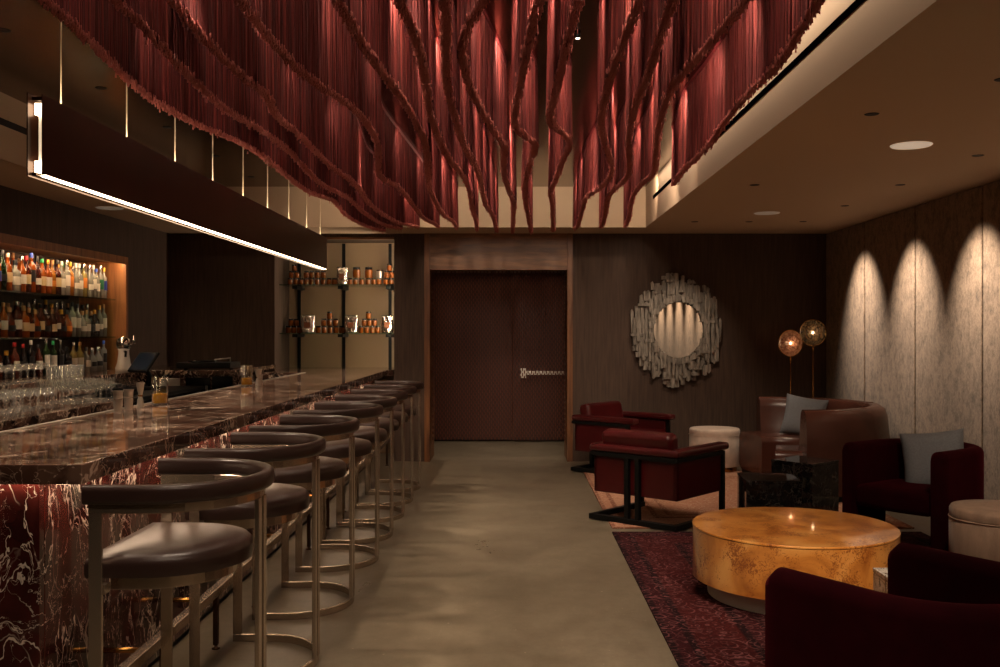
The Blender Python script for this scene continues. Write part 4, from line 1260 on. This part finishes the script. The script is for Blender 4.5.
# marble side tables
def cube_table(x, y, s, h, rz, mat, label):
    t = thing('side_table', label, 'side table', (x, y, .009), rz)
    BX(-s / 2, s / 2, -s / 2, s / 2, 0.0, h - .022).build('body', mat, t, .003)
    BX(-s / 2 - .002, s / 2 + .002, -s / 2 - .002, s / 2 + .002, h - .02, h).build('table_top', mat, t, .003)
cube_table(1.93, 7.22, .40, .40, math.radians(-4), M_['blackmarble'], 'lower black marble cube side table behind the burl table')
cube_table(2.38, 7.80, .38, .45, math.radians(40), M_['blackmarble'], 'taller black marble cube side table in front of the curved sofa')
cube_table(1.90, 4.54, .28, .34, 0, M_['whitemarble'], 'small white marble side table between burl table and near velvet chair')


# velvet barrel chairs
def make_velvet():
    t = thing('velvet_armchair', '', 'armchair', (0, 0, 0), 0, 'wine velvet barrel armchairs')
    # local: faces +Y; U open to +Y; outer half width .36, depth -.36 .. .36
    hw = .31; th = .05
    path = [(-hw, .36), (-hw, .33)] + [(-hw, y) for y in np.linspace(.30, .02, 8)] + [(-hw, .013)]
    arcp = [(-hw * math.cos(a), .0 - hw * math.sin(a)) for a in np.linspace(0, PI, 32)]
    path = path + arcp + [(hw, .013)] + [(hw, y) for y in np.linspace(.02, .30, 8)] + [(hw, .33), (hw, .36)]
    ys = [p[1] for p in path]

    def prof(i):
        y = path[i][1]
        zb = .0 if y > .012 else .27
        e = min(1, (.36 - y) / .03) if y > .33 else 1
        zt = .72 - (1 - e) * .03
        w = th - (1 - e) * .015
        return rrect(-w, w, zb, zt, .048, 6)
    MB().sweep(path, prof, True).build('shell', M_['velvet'], t, auto=60)
    # seat
    op = [(-.255, .34)] + [(-.255 * math.cos(a), -.0 - .255 * math.sin(a)) for a in np.linspace(0, PI, 20)] + [(.255, .34)]
    op += [(x, .34 + .03 * math.cos(x / .255 * PI / 2)) for x in np.linspace(.2, -.2, 7)]
    n = len(op); lay = [(.9, .29), (.98, .30), (1, .33), (1, .40), (.985, .425), (.93, .44), (.6, .45), (.2, .452)]
    v = []; f = []
    for sc, z in lay:
        for x, y in op:
            v.append((x * sc, .05 + (y - .05) * sc, z))
    for l in range(len(lay) - 1):
        for i in range(n):
            j = (i + 1) % n
            f.append((l * n + i, l * n + j, (l + 1) * n + j, (l + 1) * n + i))
    f.append(tuple(reversed(range(n)))); f.append(tuple((len(lay) - 1) * n + i for i in range(n)))
    m = MB(); m.add(v, f, True); m.build('seat', M_['velvet'], t, auto=60)
    BX(-.1, .1, -.34, -.28, 0, .28).build('rear_leg', M_['velvet'], t, .015, 3)
    return t
v1 = make_velvet()
fd = Vector((-.82, -.58)); a1 = math.atan2(fd.y, fd.x) - PI / 2
v1.scale = (1.06, 1.06, 1)
v1.location = (2.82, 6.60, .010); v1.rotation_euler = (0, 0, a1)
v1['label'] = 'wine velvet barrel armchair holding a grey cushion, by the panelled wall'
v2 = copy_tree(v1)
fd = Vector((-.56, .83)); a2 = math.atan2(fd.y, fd.x) - PI / 2
v2.location = (1.345, 3.03, .010); v2.rotation_euler = (0, 0, a2)
v2['label'] = 'wine velvet barrel armchair nearest the viewer, seen from behind'
pillow('throw_pillow', (2.90, 6.60, .61), (math.radians(-16), math.radians(-8), math.radians(-32)), .42, M_['linen'], 'grey linen cushion sitting in the wine velvet armchair')

# ------------------------------------------------------------------ mirror
mr = thing('wall_mirror', 'oval mirror in a jagged silvered driftwood frame', 'mirror', (1.89, DB, 1.515))
MB().lathe([(.0005, 0), (1, 0)], 64, cap=False, smooth=False, mtx=Matrix.Translation((.02, -.05, .0)) @ Matrix.Rotation(PI / 2, 4, 'X') @ Matrix.Diagonal((.28, .32, 1, 1))).build('mirror_glass', M_['mirror'], mr)
rs = random.Random(3)
m = MB()
A, B = .51, .63
x = -A
while x < A:
    w = rs.uniform(.028, .06)
    xc = x + w / 2
    e = math.sqrt(max(0.0, 1 - (xc / (A + .03)) ** 2))
    hgt = B * e + rs.uniform(-.10, .05)
    inner = .325 * math.sqrt(max(0, 1 - ((xc - .02) / .28) ** 2)) if abs(xc - .02) < .28 else 0
    for sgn in (1, -1):
        for lay in range(2):
            h2 = max(.09, hgt - lay * rs.uniform(.06, .2)); wl = w * (1 if lay == 0 else .6)
            i0 = inner if inner > 0 else -.03
            zm = i0
            while zm < h2 - .03:
                zs = min(h2, zm + rs.uniform(.16, .5))
                d = .035 + lay * .03 + rs.uniform(0, .03)
                xo = rs.uniform(-.008, .008); sk = rs.uniform(-.012, .012)
                z0, z1 = sgn * zm, sgn * zs
                tip = rs.uniform(.0, .035)
                pts = [(xc - wl / 2 + xo, z0), (xc + wl / 2 + xo, z0), (xc + wl / 2 + xo + sk, z1 - sgn * tip), (xc + xo + sk, z1), (xc - wl / 2 + xo + sk, z1 - sgn * tip * .6)]
                v = [(a, -.004, b) for a, b in pts] + [(a, -d, b) for a, b in pts]
                m.add(v, [(0, 1, 2, 3, 4), (9, 8, 7, 6, 5)] + [(i, (i + 1) % 5, (i + 1) % 5 + 5, i + 5) for i in range(5)])
                zm = zs + .002
    x += w * .93
# short cross pieces
for _ in range(14):
    a = rs.uniform(0, 2 * PI); rr = rs.uniform(.66, .92)
    cx, cz = A * rr * math.cos(a), B * rr * math.sin(a)
    if (cx / .30) ** 2 + (cz / .34) ** 2 < 1:
        continue
    w = rs.uniform(.07, .15); h = rs.uniform(.018, .035); d = rs.uniform(.085, .105)
    m.box(cx - w / 2, cx + w / 2, -d, -.03, cz - h / 2, cz + h / 2)
m.build('driftwood_frame', M_['driftwood'], mr, .004)
m = MB()
for k in range(40):
    a = 2 * PI * k / 40
    cx, cz = .02 + .318 * math.cos(a), .362 * math.sin(a)
    mt = Matrix.Translation((cx, 0, cz)) @ Matrix.Rotation(rs.uniform(-.4, .4), 4, 'Y')
    w = rs.uniform(.02, .035)
    m.box(-w, w, -rs.uniform(.075, .10), -.01, -rs.uniform(.025, .045), rs.uniform(.025, .045), mt)
m.build('inner_ring', M_['driftwood'], mr, .004)


# ------------------------------------------------------------------ disc floor lamps
def disc_lamp(x, y, z, yaw, mat, label):
    t = thing('floor_lamp', label, 'floor lamp', (x, y, 0), yaw, 'disc floor lamps behind the sofa')
    R = .145
    MB().lathe([(.12, 0), (.12, .012), (.02, .018)], 32).build('base', M_['brass'], t, auto=40)
    MB().tube([(0, 0, .015), (0, 0, z - R - .005)], .006, 10).build('pole', M_['brass'], t)
    MB().lathe([(.011, -.06), (.013, -.04), (.011, -.0)], 12).build('finial', M_['brass'], t, loc=(0, 0, z - R))
    ring = [(R * math.cos(a), 0, z + R * math.sin(a)) for a in np.linspace(0, 2 * PI, 48, endpoint=False)]
    MB().tube(ring, .006, 8, True, True).build('rim', M_['brass'], t)
    rt = Matrix.Translation((0, 0, z)) @ Matrix.Rotation(PI / 2, 4, 'X')
    for d in (.028, -.028):
        MB().lathe([(.0005, d * 1.3), (R * .5, d * 1.2), (R * .9, d * .7), (R * .985, d * .2)], 40, mtx=rt, cap=False).build('glass_disc', mat, t)
    m = MB()
    for k in range(12):
        a = 2 * PI * k / 12
        m.tube([(.03 * math.cos(a), -.037, z + .03 * math.sin(a)), (R * .62 * math.cos(a), -.034, z + R * .62 * math.sin(a))], .0022, 5)
    m.tube([(R * .62 * math.cos(a), -.034, z + R * .62 * math.sin(a)) for a in np.linspace(0, 2 * PI, 36, endpoint=False)], .0022, 5, True, True)
    m.build('spokes', M_['brass'], t)
    MB().lathe([(.0005, -.016), (.011, -.011), (.016, 0), (.011, .011), (.0005, .016)], 12).build('bulb', M_['bulb'], t, loc=(0, 0, z))
disc_lamp(3.11, 10.72, 1.37, .2, disc_mat('rose_lamp_glass', (226, 170, 140), (140, 84, 66)), 'floor lamp with lower pinkish glowing disc behind the sofa')
disc_lamp(3.36, 10.72, 1.487, -.1, disc_mat('smoke_lamp_glass', (150, 128, 96), (46, 44, 42)), 'floor lamp with taller smoky glowing disc in the corner')
